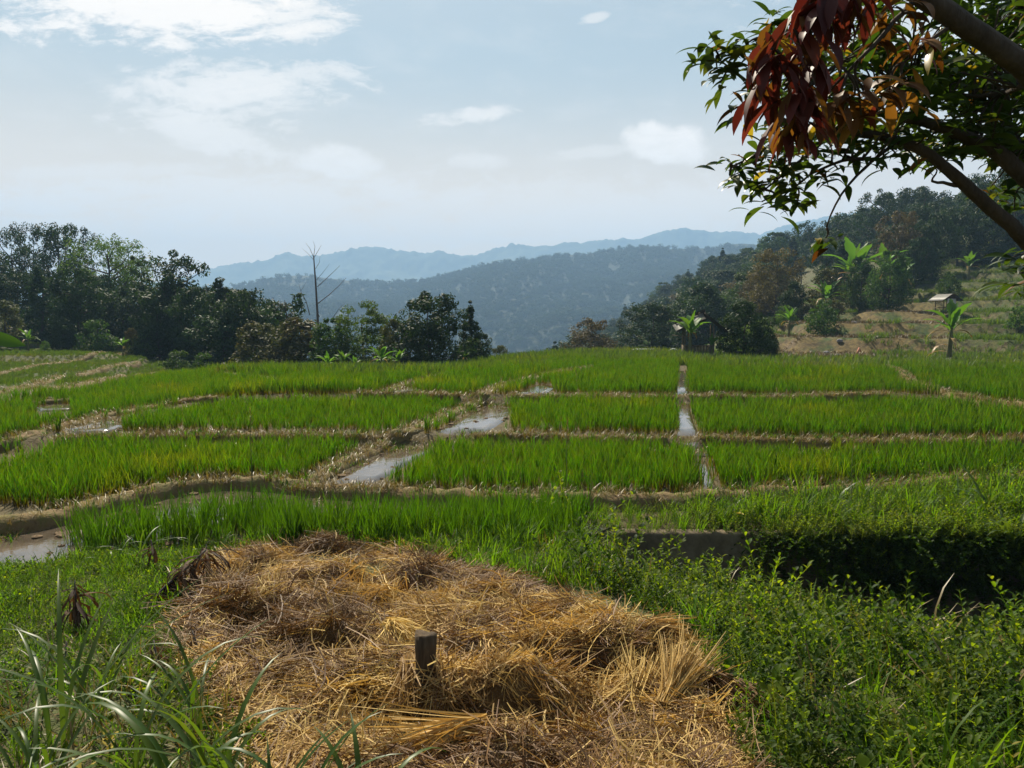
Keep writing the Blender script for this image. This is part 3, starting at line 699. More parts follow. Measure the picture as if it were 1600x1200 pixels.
# ------------------------------------------------------------------ grass over the hillsides
GT = [tuft(26, .42, .03, mat_leaf('hill_grass', (.035, .075, .009), (.08, .125, .016), trans=.5, tcol=(1.6, 1.5, .4), patch=((.16, .14, .035), .12, .5, .65, .6), osc=.5), 'hill_tuft', (.05, .5), (.3, 1.2), .12) for _ in range(4)]
STB = [tuft(26, .3, .03, mat_leaf('stubble', (.055, .042, .016), (.125, .09, .035), trans=.25, tcol=(1.3, 1.1, .6), osc=.5), 'stubble_tuft', (.1, .7), (.4, 1.5), .14) for _ in range(3)]
def hill_grass():
    x, y = [np.concatenate(q_) for q_ in zip(grid(-60, 90, 28, 112, .5, .5), grid(-45, 10, 28, 62, .36, .5))]; k = infrustum(x, y) & (rng.random(len(x)) < np.interp(y, [40, 112], [1, .55])); x, y = x[k], y[k]
    z = ground(x, y); px, py = proj(x, y, z); bear = x / y
    keep = (py < _li(BACK, px) + 8) & ~((bear > -.4) & (bear < .27) & (y > 56))
    st = sstep(.31, .36, bear) * sstep(46, 49, y) * sstep(90, 78, y) * sstep(.60, .54, bear + .12 * fbm(x / 7, y / 7, 3)) > .5
    keep &= dist_lines(x, y, BUNDS, .3) > .36; lft = sstep(-.36, -.44, bear)
    gz = (ground(x, y - .4) - z); steep = np.abs(gz) > .16
    k1 = keep & (~st | (fbm(x / 4, y / 4, 88) > .15)) & ~(steep & (rng.random(len(x)) < .25)); k2 = keep & st & ~steep & (rng.random(len(x)) < .55)
    scatter('hillside_grass', np.stack([x, y, z], -1)[k1], rng.uniform(0, 6.28, k1.sum()), rng.uniform(.6, 1.3, k1.sum()) * (1 - .55 * lft[k1]), GT, 'rough green grass over the terraced hillsides', 'grass')
    scatter('terrace_stubble', np.stack([x, y, z], -1)[k2], rng.uniform(0, 6.28, k2.sum()), rng.uniform(.5, 1.2, k2.sum()), STB, 'dry brown stubble on the bare terraces of the right hillside', 'stubble')
hill_grass()
#==PARTC==
# ------------------------------------------------------------------ trees
def mat_crown(name, c1, c2, trans=.35, osc=.35, patch=None, rough=.6, spec=.12):
    return mat_leaf(name, c1, c2, trans=trans, tcol=(1.5, 1.5, .5), rough=rough, spec=spec, osc=osc, patch=patch)
M['leaf_dark'] = mat_crown('leaf_dark', (.013, .034, .010), (.034, .062, .016), .25)
M['leaf_mid'] = mat_crown('leaf_mid', (.024, .055, .012), (.055, .095, .02), .35)
M['leaf_light'] = mat_crown('leaf_light', (.04, .085, .015), (.085, .14, .028), .4)
M['leaf_olive'] = mat_crown('leaf_olive', (.035, .05, .014), (.085, .085, .028), .3, patch=((.14, .075, .03), .4, .5, .65, .7))
M['leaf_blue'] = mat_crown('leaf_blue', (.014, .034, .016), (.032, .058, .026), .25)
M['leaf_brown'] = mat_crown('leaf_brown', (.05, .045, .022), (.13, .10, .055), .3)
def prof(kind, h):
    h = np.clip(h, 0, 1)
    if kind == 'cone': return np.minimum((1 - h) ** .8, (h * 7 + .35)) * 1.0
    if kind == 'oval': return np.sqrt(np.clip(1 - (2 * h - 1) ** 2, 0, 1)) ** .8
    if kind == 'dome': return np.sqrt(np.clip(1 - (h * .98) ** 2.2, 0, 1)) * np.minimum(1, .55 + 2 * h)
    if kind == 'vase': return np.sqrt(np.clip(1 - ((h - .62) / .62) ** 2, 0, 1))
    if kind == 'column': return np.minimum(1, (1 - h) * 3) ** .7 * np.minimum(1, .6 + h * 2)
    return np.ones_like(h)
def crown_mesh(kind, H, W, nc, nl, ls, mat, name, h0=.15, rc=(.10, .2), asp=.42, surf=.5, flat=.75, jag=.18, droop=0.0, limbs=9, trunk=.018, layers=0):
    """returns (trunk mesh, crown mesh, )"""
    h = rng.random(nc * 3); pr = prof(kind, h); keep = rng.random(nc * 3) < pr / pr.max() * .8 + .2
    h = h[keep][:nc]; n = len(h); pr = prof(kind, h)
    if layers: h = (np.round(h * layers) + rng.normal(0, .08, n)) / layers
    az = rng.uniform(0, 2 * np.pi, n); rad = pr * W / 2 * (surf + (1 - surf) * np.sqrt(rng.random(n))) * (1 + jag * rng.normal(0, 1, n))
    rcl = W * rng.uniform(*rc, n) * (.35 + .65 * pr / pr.max())
    rad = np.maximum(rad - rcl * .5, 0)
    C = np.stack([np.cos(az) * rad, np.sin(az) * rad, H * (h0 + (1 - h0) * h)], -1)
    C[:, 2] = np.minimum(C[:, 2], H - rcl * flat * .6)
    N = n * nl; ci = np.repeat(np.arange(n), nl)
    d = rng.normal(0, 1, (N, 3)); d /= np.linalg.norm(d, axis=1)[:, None]
    r = rng.uniform(.45, 1.08, N) ** .6
    pos = C[ci] + d * (rcl[ci] * r)[:, None] * np.array((1, 1, flat))
    pos[:, 2] -= droop * rcl[ci] * r * np.sqrt(d[:, 0] ** 2 + d[:, 1] ** 2)
    nm = d + np.array((0, 0, .5)) + rng.normal(0, .55, (N, 3)); nm /= np.linalg.norm(nm, axis=1)[:, None]
    t = np.cross(nm, rng.normal(0, 1, (N, 3))); t /= np.linalg.norm(t, axis=1)[:, None]; b = np.cross(nm, t)
    L = ls * rng.uniform(.6, 1.3, N)[:, None]; w = L * asp
    v = np.stack([pos - t * L, pos - b * w - nm * L * .12, pos + t * L - nm * L * .25, pos + b * w - nm * L * .12], 1).reshape(-1, 3)
    v[:, 2] = np.maximum(v[:, 2], .02)
    q = np.arange(N * 4).reshape(-1, 4)
    rn = np.repeat(np.clip(rng.normal(.45, .25, N) + .35 * (rng.random(n)[ci] - .5), 0, 1), 4)
    cm = mesh_np(name + '_crown', v, q, attrs={'rnd': rn, 'along': np.full(len(rn), .6)}); cm.materials.append(mat)
    tb = MB(); k = 7; zz = np.linspace(-.25, H * (h0 + (1 - h0) * .8), k); wob = np.cumsum(rng.normal(0, .012 * H, (k, 2)), 0); wob -= wob[0]
    path = np.stack([wob[:, 0], wob[:, 1], zz], -1); R0 = H * trunk
    tb.tube(path, R0 * np.array([1.5, 1.05, .95, .82, .65, .45, .2]), 7, jit=.12)
    order = np.argsort(-rad)[:limbs]
    for i in order:
        zb = C[i, 2] - rad[i] * rng.uniform(.35, .8); zb = np.clip(zb, H * .12, zz[-2])
        a = np.array([np.interp(zb, zz, path[:, 0]), np.interp(zb, zz, path[:, 1]), zb]); e = C[i]
        m_ = (a + e) / 2 + np.array((0, 0, -.08 * rad[i])) + rng.normal(0, .04 * W, 3)
        tb.tube([a, (a + m_) / 2, m_, e], R0 * np.array([.42, .34, .25, .1]), 5, cap=False)
    tm = tb.mesh(name + '_trunk', True); tm.materials.append(M['bark'])
    return tm, cm, H
TK = {}
def kinds():
    K = crown_mesh
    TK['round'] = [K('oval', 9, 7.6, 80, 95, .19, M['leaf_dark'], 'round', .18, (.10, .19)) for _ in range(3)]
    TK['dome'] = [K('dome', 6.5, 6, 90, 95, .15, M['leaf_mid'], 'dome', .05, (.10, .18), surf=.55) for _ in range(2)]
    TK['domedark'] = [K('dome', 6.5, 6.2, 100, 100, .155, M['leaf_dark'], 'domedark', .04, (.10, .18), surf=.55) for _ in range(2)]
    TK['cone'] = [K('cone', 9, 5.0, 120, 70, .155, M['leaf_dark'], 'cone', .05, (.09, .17), surf=.45, jag=.1) for _ in range(2)]
    TK['tall'] = [K('vase', 13, 8, 46, 105, .20, M['leaf_blue'], 'tall', .28, (.11, .18), surf=.3, limbs=16, trunk=.014) for _ in range(3)]
    TK['feather'] = [K('vase', 11, 8, 80, 85, .17, M['leaf_light'], 'feather', .25, (.09, .16), asp=.28, surf=.25, limbs=14, droop=.35) for _ in range(2)]
    TK['airy'] = [K('oval', 9.5, 6.6, 75, 70, .17, M['leaf_dark'], 'airy', .12, (.08, .15), surf=.25, jag=.3, limbs=18) for _ in range(2)]
    TK['spire'] = [K('column', 9, 1.9, 24, 26, .18, M['leaf_mid'], 'spire', .2, (.12, .3), jag=.4)]
    TK['tuft'] = [K('oval', 6, 2.4, 12, 60, .15, M['leaf_dark'], 'tuft', .5, (.14, .24), limbs=6, trunk=.012)]
    TK['layer'] = [K('dome', 6.2, 5.6, 90, 90, .14, M['leaf_light'], 'layer', .04, (.10, .18), asp=.3, flat=.6, layers=9, droop=.25)]
    TK['bush'] = [K('dome', 2.6, 3.2, 44, 60, .11, M['leaf_mid'], 'bush', .03, (.12, .2), limbs=5) for _ in range(2)]
    TK['bushlight'] = [K('dome', 1.8, 2.6, 26, 50, .11, M['leaf_light'], 'bushlight', .03, (.12, .22), limbs=4)]
    TK['olive'] = [K('dome', 4.2, 4, 70, 75, .12, M['leaf_olive'], 'olive', .05, (.10, .18)) for _ in range(2)]
    TK['brown'] = [K('oval', 7.5, 6, 80, 75, .14, M['leaf_brown'], 'brown', .16, (.09, .17), surf=.4, limbs=12) for _ in range(2)]
    TK['pine'] = [K('cone', 9, 4.5, 34, 46, .19, M['leaf_blue'], 'pine', .3, (.09, .16), asp=.22, flat=.5, jag=.35, limbs=14, trunk=.013)]
kinds()
def tree(name, kind, px, d, top, label, cat='tree', group=None, wide=1.0, var=None, base=None, x=None, hgt=None):
    if x is None: x = (px - 800) / F * d
    g = G1(x, d); vs = TK[kind]; tm, cm, H = vs[(var if var is not None else random.randrange(len(vs))) % len(vs)]
    if hgt is None: hgt = P(px, top, d)[2] - g
    s = hgt / H
    e = empty(name, (x, d, g), label, cat, group, random.uniform(0, 6.28)); e.scale = (s * wide, s * wide, s)
    t = link('trunk', tm, e); c = link('crown', cm, e); return e
#        name kind px d top label wide
for a in [
    ('tall_tree', 'tall', 25, 92, 360, 'tall open-crowned tree with visible limbs at the far left edge of the grove', .72),
    ('tall_tree', 'tall', 58, 98, 351, 'tall tree with a small rounded top, second from the left on the left skyline', .6),
    ('tall_tree', 'tall', 97, 90, 351, 'highest dark tree in the middle of the left grove skyline', .72),
    ('tall_tree', 'tall', 128, 94, 355, 'tall dark tree beside the bright sky gap in the left grove', .55),
    ('dense_tree', 'round', -15, 84, 392, 'dark dense tree cut off by the left picture edge', .8),
    ('dense_tree', 'round', 32, 80, 425, 'rounded mid-height tree below the open crowns at far left', .8),
    ('conical_tree', 'cone', 65, 73, 410, 'dark conical tree with a pointed top standing in front of the left grove', .95),
    ('dense_tree', 'round', 123, 71, 417, 'dense dark egg-shaped tree in front of the left grove', .8),
    ('feathery_tree', 'feather', 172, 86, 371, 'paler green feathery tree with drooping sprays in the left grove', .95),
    ('feathery_tree', 'feather', 205, 90, 400, 'smaller feathery tree leaning out on the right of the left grove', .7),
    ('slender_tree', 'spire', 221, 80, 388, 'thin wispy tree rising alone beside the left grove', .8),
    ('dense_tree', 'domedark', 190, 76, 448, 'broad very dark tree under the feathery one in the left grove', 1.0),
    ('dense_tree', 'domedark', 150, 80, 425, 'dark round tree between the egg-shaped and the feathery tree', .9),
    ('bushy_tree', 'olive', 10, 68, 470, 'low olive-green tree at the left edge above the grass terraces', 1.1),
    ('bushy_tree', 'domedark', 98, 66, 495, 'short dark bushy tree at the foot of the egg-shaped tree', .8),
    ('bushy_tree', 'bush', 150, 66, 500, 'light-flecked shrub by the grass terrace below the left grove', 1.0),
    ('airy_tree', 'airy', 272, 70, 392, 'tall tree with a rounded crown and sky showing through beside the blue ridge', .93),
    ('bushy_tree', 'domedark', 250, 66, 468, 'dark bushy tree at the foot of the tall round-crowned tree', .8),
    ('conical_tree', 'cone', 347, 66, 426, 'dark conical tree with a blunt tip right of the tall round-crowned tree', 1.15),
    ('dense_tree', 'round', 312, 64, 450, 'dark tree filling the gap left of the blunt conical tree', .8),
    ('dense_tree', 'round', 385, 62, 452, 'dark rounded tree right of the blunt conical tree', .8),
    ('dense_tree', 'domedark', 345, 60, 490, 'low dark tree in front of the blunt conical tree', 1.1),
    ('dense_tree', 'round', 240, 74, 440, 'dark tree joining the left grove to the tall round-crowned tree', 1.0),
    ('dense_tree', 'round', 297, 70, 436, 'dark tree close behind the right side of the tall round-crowned tree', 1.0),
    ('dense_tree', 'round', 410, 66, 466, 'dark tree behind the olive bush left of the dead tree', 1.1),
    ('dense_tree', 'domedark', 365, 70, 455, 'dark tree behind the blunt conical tree', 1.1),
    ('dense_tree', 'domedark', 80, 82, 440, 'broad dark tree filling the left grove behind the conical tree', 1.3),
    ('tufted_tree', 'tuft', 449, 60, 452, 'small tree with one tuft of leaves on a bare thin trunk', 1.0),
    ('bushy_tree', 'olive', 400, 53, 505, 'olive bushy tree left of the bare dead tree', 1.1),
    ('bushy_tree', 'olive', 470, 52, 498, 'reddish-brown bushy tree around the foot of the bare dead tree', 1.2),
    ('bushy_tree', 'domedark', 435, 56, 520, 'dark shrub between the olive bushes left of the dead tree', 1.2),
    ('bushy_tree', 'dome', 524, 50, 498, 'dull green bushy tree just right of the bare dead tree', .95),
    ('layered_tree', 'layer', 566, 50, 470, 'fresh green tree with layered boughs right of the dead tree', 1.0),
    ('bushy_tree', 'olive', 618, 47, 500, 'yellowish tall shrub left of the big dark tree', .7),
    ('big_dark_tree', 'domedark', 674, 45, 456, 'big dense dark tree standing alone at the field edge', 1.0),
    ('conical_tree', 'cone', 735, 48, 470, 'dark pointed tree right of the big dense dark tree', .95),
    ('bushy_tree', 'domedark', 752, 49, 520, 'dark shrub at the foot of the pointed tree', .8),
    ('small_tree', 'olive', 783, 60, 540, 'small hazy tree just over the field edge beside the pointed tree', .9),
    ('shrub', 'bush', 600, 42, 552, 'green shrub behind the banana plants by the big dark tree', 1.0),
    ('shrub', 'bushlight', 445, 44, 572, 'low rounded bush at the field edge below the dead tree', 1.0),
    ('shrub', 'bushlight', 745, 43, 558, 'pale shrub at the field edge right of the big dark tree', .8),
    ('shrub', 'bush', 275, 52, 548, 'shrub with pale leaves at the left corner of the field edge', 1.0),
    ('shrub', 'bush', 316, 50, 552, 'shrub with pale leaves in front of the blunt conical tree', .9),
    ('small_tree', 'olive', 207, 66, 513, 'small reddish round tree on the left grass terraces', .6),
    ('small_tree', 'bush', 228, 65, 520, 'small shrubby tree beside the reddish round tree on the terraces', .7),
    ('shrub', 'bushlight', 70, 62, 533, 'pale bush on the left grass terraces below the conical tree', .7),
    # right hillside
    ('brownish_tree', 'brown', 1210, 86, 388, 'tree with brownish flowering crown left of the terraced slope', .95),
    ('brownish_tree', 'brown', 1180, 92, 428, 'lower brownish tree in front of the hazy right slope', .85),
    ('dense_tree', 'domedark', 1240, 80, 440, 'dark tree at the foot of the brownish flowering tree', .8),
    ('bushy_tree', 'olive', 1288, 78, 420, 'olive tree above the left end of the bare terraces', .8),
    ('bushy_tree', 'dome', 1385, 80, 392, 'rounded leafy tree with bananas at the top of the bare terraces', .8),
    ('bushy_tree', 'dome', 1340, 84, 402, 'green bushy tree between the bananas above the bare terraces', .75),
    ('dense_tree', 'brown', 1400, 100, 330, 'grey-brown tree in the middle of the right hillside', .9),
    ('dense_tree', 'round', 1450, 100, 335, 'dark tree with a deep shadow at the centre of the right hillside', .9),
    ('dense_tree', 'round', 1490, 104, 322, 'dark tree on the right hillside under the lowest bare branch', .9),
    ('dense_tree', 'domedark', 1430, 95, 372, 'low dark tree at the edge of the bright upper terrace', .9),
    ('airy_tree', 'airy', 1366, 138, 296, 'pale airy tree standing above the right-hand skyline', .9),
    ('pine_tree', 'pine', 1432, 128, 276, 'leaning pine with feathery boughs on the right-hand skyline', 1.2),
    ('dense_tree', 'round', 1545, 106, 262, 'tall dark tree on the right skyline behind the nearest branches', .9),
    ('dense_tree', 'round', 1600, 104, 240, 'tall dark tree at the right picture edge', .9),
    ('feathery_tree', 'feather', 1575, 100, 285, 'paler feathery tree behind the branches at the right edge', .8),
    ('dense_tree', 'domedark', 1540, 100, 340, 'broad dark tree under the branches at the right edge', 1.0),
    ('dense_tree', 'domedark', 1620, 98, 330, 'dark tree low at the right picture edge', 1.0),
    ('shrub', 'bush', 1285, 66, 470, 'dark shrub at the upper left corner of the bare terraces', .9),
    ('shrub', 'bushlight', 1205, 52, 545, 'low shrub by the path at the left foot of the bare terraces', .9),
    ('shrub', 'bushlight', 1225, 72, 478, 'bright shrub catching the sun left of the bare terraces', 1.0),
    ('shrub', 'bush', 1480, 84, 425, 'shrub on the bright upper terrace below the dark trees', .8),
    ('shrub', 'bushlight', 1590, 60, 478, 'bright bush on the terrace at the right picture edge', .9),
    ('large_shrub', 'domedark', 1160, 45, 472, 'large dark glossy shrub right of the field hut', 1.0),
    ('large_shrub', 'domedark', 1196, 46, 512, 'lower dark shrub merging into the large glossy one', .9),
    ('shrub', 'olive', 972, 62, 545, 'small shrub just over the crest left of the field hut', .9),
    ('shrub', 'bush', 1000, 66, 540, 'dark little shrub behind the white pipe', .8),
]: tree(*a[:6], wide=a[6])
# wooded far side of the hill: trees one can still tell apart
FL = dict(round='dark rounded tree', cone='dark pointed tree', domedark='low dark spreading tree', airy='thin-crowned dark tree', brown='grey-brown tree', dome='mid-green leafy tree', pine='tiered dark conifer')
def right_forest():
    pts = []; tries = 0
    while len(pts) < 190 and tries < 9000:
        tries += 1; y = random.uniform(84, 330); bear = random.uniform(.02, .68); x = bear * y; z = G1(x, y); px, py = proj(np.array(x), np.array(y), np.array(z))
        crest = np.interp(px, [870, 930, 1000, 1060, 1130, 1220, 1300, 1400, 1500, 1600], [585, 545, 505, 470, 432, 416, 402, 388, 372, 345])
        if py < crest - 6 or px < 850 or px > 1680: continue
        if px > 1215 and py > np.interp(px, [1215, 1300, 1400, 1480, 1600, 1700], [520, 470, 425, 400, 388, 375]): continue
        if z < -16: continue
        sp = 3.4 + y * .012
        if any((x - a) ** 2 + (y - b) ** 2 < sp * sp for a, b in pts): continue
        pts.append((x, y))
    for x, y in pts:
        k = random.choices(['round', 'cone', 'domedark', 'airy', 'brown', 'dome', 'pine'], [4, 3, 3, 1.5, 1, 1.5, 1])[0]
        tree('forest_tree', k, None, y, None, FL[k] + (' on the near part of' if y < 170 else ' far down') + ' the forested right-hand slope', 'tree', 'trees crowding the right-hand forest slope', 1.1, x=x, hgt=random.uniform(5.5, 8.5) * (1.0 if y < 150 else 1.35))
right_forest()
def bare_tree():
    d = 56; g = G1((500 - 800) / F * d, d); e = empty('dead_tree', ((500 - 800) / F * d, d, g), 'tall bare dead tree with thin leafless branches', 'tree')
    o = np.array(e.location)
    def pth(l): return np.array([P(px, py, d + (random.random() - .5) * .6) for px, py in l]) - o
    t = MB(); pt = pth([(500, 560), (498, 530), (496, 490), (493, 440), (490, 400)]); pt[0] = (0, 0, -.2)
    t.tube(pt, [.12, .10, .085, .06, .04], 7, jit=.1); t.link('trunk', M['deadwood'], e, True)
    for l, r in [([(490, 402), (484, 388), (478, 380)], .03), ([(490, 402), (492, 385), (489, 376)], .03), ([(490, 404), (498, 390), (502, 383)], .03), ([(490, 406), (481, 396), (472, 388)], .02),
              ([(497, 474), (515, 460), (530, 446), (541, 434)], .05), ([(496, 448), (508, 437), (522, 424), (531, 415)], .04), ([(495, 437), (506, 424), (515, 412)], .025),
              ([(499, 495), (494, 484)], .05), ([(484, 492), (478, 470), (470, 455), (467, 445)], .045), ([(470, 455), (474, 448), (479, 440)], .02), ([(519, 498), (530, 482), (540, 472)], .03), ([(493, 420), (499, 410), (500, 400)], .025)]:
        b = MB(); b.tube(pth(l), np.linspace(r * .75, r * .22, len(l)), 5); b.link('branch', M['deadwood'], e, True)
bare_tree()

# ------------------------------------------------------------------ banana plants
M['banana'] = mat_leaf('banana_leaf', (.05, .12, .02), (.09, .19, .035), trans=.45, rough=.5, spec=.15, tcol=(1.6, 1.5, .4), osc=.3)
M['banana_dry'] = mat_leaf('banana_dry', (.16, .10, .04), (.30, .20, .08), trans=.25, tcol=(1.2, 1.1, .6), osc=.3)
M['pseudostem'] = mat_rough('pseudostem', [(.3, (.05, .06, .02)), (.55, (.12, .12, .05)), (.75, (.2, .15, .08))], 5, stretch=(1, 1, .2), coord='Object')
def banana_leaf(L, W, l0, l1, tears=True):
    S = 14; mb = MB(); p, sd = arcs(np.zeros((1, 3)), np.zeros(1), np.array([L]), np.array([l0]), np.array([l1]), S)
    t = np.linspace(0, 1, S); w = W * np.interp(t, [0, .12, .2, .5, .85, 1], [.1, .12, .7, 1, .65, .03])
    if tears: w = w * (1 - .45 * (rng.random(S) < .3))
    mb.ribbons(p, w[None], sd, fold=.14); return mb.mesh('banana_leaf')
BL = []
for L, W, a, b in [(1.5, .42, .15, 1.0), (1.6, .45, .3, 1.5), (1.5, .4, .5, 1.9), (1.2, .4, .1, .5), (1.3, .38, .8, 2.5), (1.7, .44, .35, 1.9)]:
    me = banana_leaf(L, W, a, b); me.materials.append(M['banana']); BL.append(me)
BD = banana_leaf(1.2, .22, 1.2, 3.0); BD.materials.append(M['banana_dry'])
def banana(px, base, d, top, label, nl=7, group=None, erect=False):
    x = (px - 800) / F * d; g = G1(x, d); hgt = P(px, top, d)[2] - g
    e = empty('banana_plant', (x, d, g), label, 'banana plant', group, random.uniform(0, 6.28)); s = hgt / 2.9; e.scale = (s, s, s)
    m = MB(); m.tube([(0, 0, -.15), (.01, 0, .5), (.03, .02, 1.1), (.03, .03, 1.65)], [.13, .11, .09, .06], 9, jit=.06); m.link('pseudostem', M['pseudostem'], e, True)
    for k in range(nl):
        me = BL[3] if (k == 0 or (erect and k < 4)) else BL[random.choice([0, 1, 2, 4, 5])]
        o = link('leaf', me, e); o.location = (.03, .03, 1.58 - .03 * k); o.rotation_euler = (random.uniform(-.1, .1), 0, k * 2.4 + random.uniform(-.4, .4)); q = random.uniform(.85, 1.2); o.scale = (q, q, q)
    for k in range(2):
        o = link('leaf', BD, e); o.location = (.03, .03, 1.45); o.rotation_euler = (0, 0, random.uniform(0, 6.28)); tag(o, 'dry brown hanging leaf')
    return e
for a in [(512, 585, 42, 548, 'banana plant at the left end of the banana row below the dead tree', 6), (537, 585, 42, 545, 'banana plant with upright pale leaves right of the dead tree', 7),
          (555, 590, 41, 555, 'small banana plant between the larger ones at the field edge', 5), (596, 590, 41, 535, 'tallest banana plant with an upright bright leaf by the big dark tree', 8),
          (622, 590, 42, 542, 'banana plant with drooping silvery leaves against the big dark tree', 8), (726, 580, 44, 545, 'banana plant at the foot of the pointed tree', 5),
          (192, 552, 62, 526, 'small pale banana plant standing alone on the left terraces', 6), (45, 545, 62, 512, 'banana plant on the left terraces near the picture edge', 7),
          (1378, 480, 90, 378, 'large banana plant above the bare terraces on the right slope', 9), (1325, 480, 88, 396, 'banana plant with hanging leaves left of the large one on the slope', 8),
          (1290, 480, 76, 432, 'banana plant on the left corner of the bare terraces', 7), (1402, 480, 90, 402, 'banana plant right of the large one on the slope', 6),
          (1508, 420, 92, 393, 'small bright banana plant on the bright upper terrace', 5), (1078, 560, 44.3, 484, 'banana plant growing against the field hut', 9),
          (1112, 560, 44.6, 522, 'young banana plant with bright leaves between hut and dark shrub', 5), (1330, 470, 86, 370, 'banana plant rising behind the others on the right slope', 6),
          (1232, 505, 66, 480, 'small banana plant among bright shrubs left of the bare terraces', 6)]:
    banana(*a[:5], nl=a[5] + 3)
b_ = banana(1483, 568, 44, 468, 'banana plant with a broad bright green leaf standing below the little tin-roofed shelter', 9)
for k in range(3):
    o = link('leaf', BD, b_); o.location = (.02, .02, .5 + .3 * k); o.rotation_euler = (0, 0, 2 + k); tag(o, 'dry brown hanging leaf')

# distant woods as masses
def distant():
    m = mat_leaf('far_leaf', (.016, .036, .013), (.030, .054, .017), trans=.2, osc=.22, spec=.05, rough=.8, patch=((.08, .11, .025), .008, .52, .7, .2))
    src = []
    for k in range(5):
        H = 10; n = 190; d = rng.normal(0, 1, (n, 3)); d /= np.linalg.norm(d, axis=1)[:, None]
        lob = rng.normal(0, 2.2, (7, 3)) * np.array((1, 1, .6)); ci = rng.integers(0, 7, n)
        pos = lob[ci] + d * 2.1 + np.array((0, 0, 4.5)); nm = d + np.array((0, 0, .4)); t = np.cross(nm, rng.normal(0, 1, (n, 3))); t /= np.linalg.norm(t, axis=1)[:, None]
        b = np.cross(nm, t); b /= np.linalg.norm(b, axis=1)[:, None]; L = rng.uniform(.5, 1.0, n)[:, None]
        v = np.stack([pos - t * L, pos - b * L * .7, pos + t * L, pos + b * L * .7], 1).reshape(-1, 3)
        me = mesh_np('far_crown', v, np.arange(n * 4).reshape(-1, 4), attrs={'rnd': np.repeat(rng.random(n), 4), 'along': np.full(n * 4, .6)}); me.materials.append(m)
        src.append(bpy.data.objects.new('far_crown', me))
    # hill opposite
    nr, nc = HX.shape; n = 36000
    i = rng.random(n) * 88; j = rng.random(n) * (nc - 1); i0 = i.astype(int); j0 = j.astype(int); fi = i - i0; fj = j - j0
    def bl(A): return (A[i0, j0] * (1 - fj) + A[i0, j0 + 1] * fj) * (1 - fi) + (A[i0 + 1, j0] * (1 - fj) + A[i0 + 1, j0 + 1] * fj) * fi
    x, y, z = bl(HX), bl(HD), bl(HZ); k = infrustum(x, y, 200) & (rng.random(n) < np.interp(y, [400, 1500], [.6, 1.0])); x, y, z = x[k], y[k], z[k]
    s = rng.uniform(.6, 1.35, len(x)) * np.interp(y, [400, 1400], [.85, 1.15])
    scatter('hill_forest', np.stack([x, y, z - 1], -1), rng.uniform(0, 6.28, len(x)), s, src, 'hazy blue-green forest covering the hill across the valley', 'forest')
    # valley side beyond the crest and the shoulder of the right slope
    x = rng.uniform(-150, 330, 9000); y = rng.uniform(80, 520, 9000); k = infrustum(x, y, 150); x, y = x[k], y[k]; z = ground(x, y); px, py = proj(x, y, z)
    crest = np.interp(px, [870, 930, 1000, 1060, 1130, 1220, 1300, 1400, 1500, 1600], [585, 545, 505, 470, 432, 416, 402, 388, 372, 345])
    k = ((x / y < .02) & (y > 110) & (z < -8)) | ((x / y >= .02) & (py > crest - 4) & ((z < -10) | (y > 200)) & (y > 105) & (x / y < .45)); x, y, z = x[k], y[k], z[k]
    sel = rng.random(len(x)) < .55; x, y, z = x[sel], y[sel], z[sel]
    near = [m_[1] for kk in ('round', 'domedark', 'cone') for m_ in TK[kk]]
    so = [bpy.data.objects.new('wood_crown', m_) for m_ in near]
    scatter('valley_forest', np.stack([x, y, z], -1), rng.uniform(0, 6.28, len(x)), rng.uniform(.6, 1.0, len(x)), so, 'dark woodland dropping into the valley behind the fields', 'forest')
distant()

def hill_at(px, py, d0=36, d1=200):
    ds = np.linspace(d0, d1, 1200); x = (px - 800) / F * ds; _, yy = proj(x, ds, ground(x, ds)); j = np.argmax(yy <= py); return float(ds[j])
# ------------------------------------------------------------------ hut, shelter, pipe, boulder
M['tin'] = mat_rough('old_tin', [(.3, (.13, .12, .105)), (.6, (.24, .23, .20)), (.8, (.30, .29, .26))], 4, rough=.55, bstr=.2, spec=.5)
M['thatch_and_shaded_tin'] = mat_rough('thatch_and_shaded_tin', [(.3, (.03, .024, .016)), (.7, (.09, .07, .045))], 8, stretch=(1, 1, .3))
M['bamboo'] = mat_rough('bamboo', [(.3, (.06, .05, .03)), (.7, (.16, .13, .08))], 7, stretch=(3, 3, .4))
M['white'] = mat_rough('white_paint', [(.3, (.55, .55, .53)), (.7, (.78, .78, .76))], 5, bstr=.1, rough=.5)
def corrugated(w, l, th, n=18):
    """roof sheet in xy, ribs along y"""
    x = np.linspace(-w / 2, w / 2, n * 3 + 1); z = .018 * np.cos(np.arange(len(x)) * 2 * np.pi / 3)
    v = []; 
    for yy in (-l / 2, l / 2):
        for dz in (0, -th): v.append(np.stack([x, np.full_like(x, yy), z + dz], -1))
    k = len(x); i = np.arange(k - 1); V = np.concatenate(v)
    q = [np.stack([i, i + 1, i + 1 + 2 * k, i + 2 * k], -1), np.stack([i + k, i + 3 * k, i + 1 + 3 * k, i + 1 + k], -1), np.stack([i, i + k, i + k + 1, i + 1], -1), np.stack([i + 2 * k, i + 2 * k + 1, i + 3 * k + 1, i + 3 * k], -1)]
    return V, np.concatenate(q)
def slab(mb, c, rot, V, q):
    R3 = np.asarray(Matrix(rot).to_3x3()) if rot is not None else np.eye(3); mb.add(V @ R3.T + np.asarray(c), q)
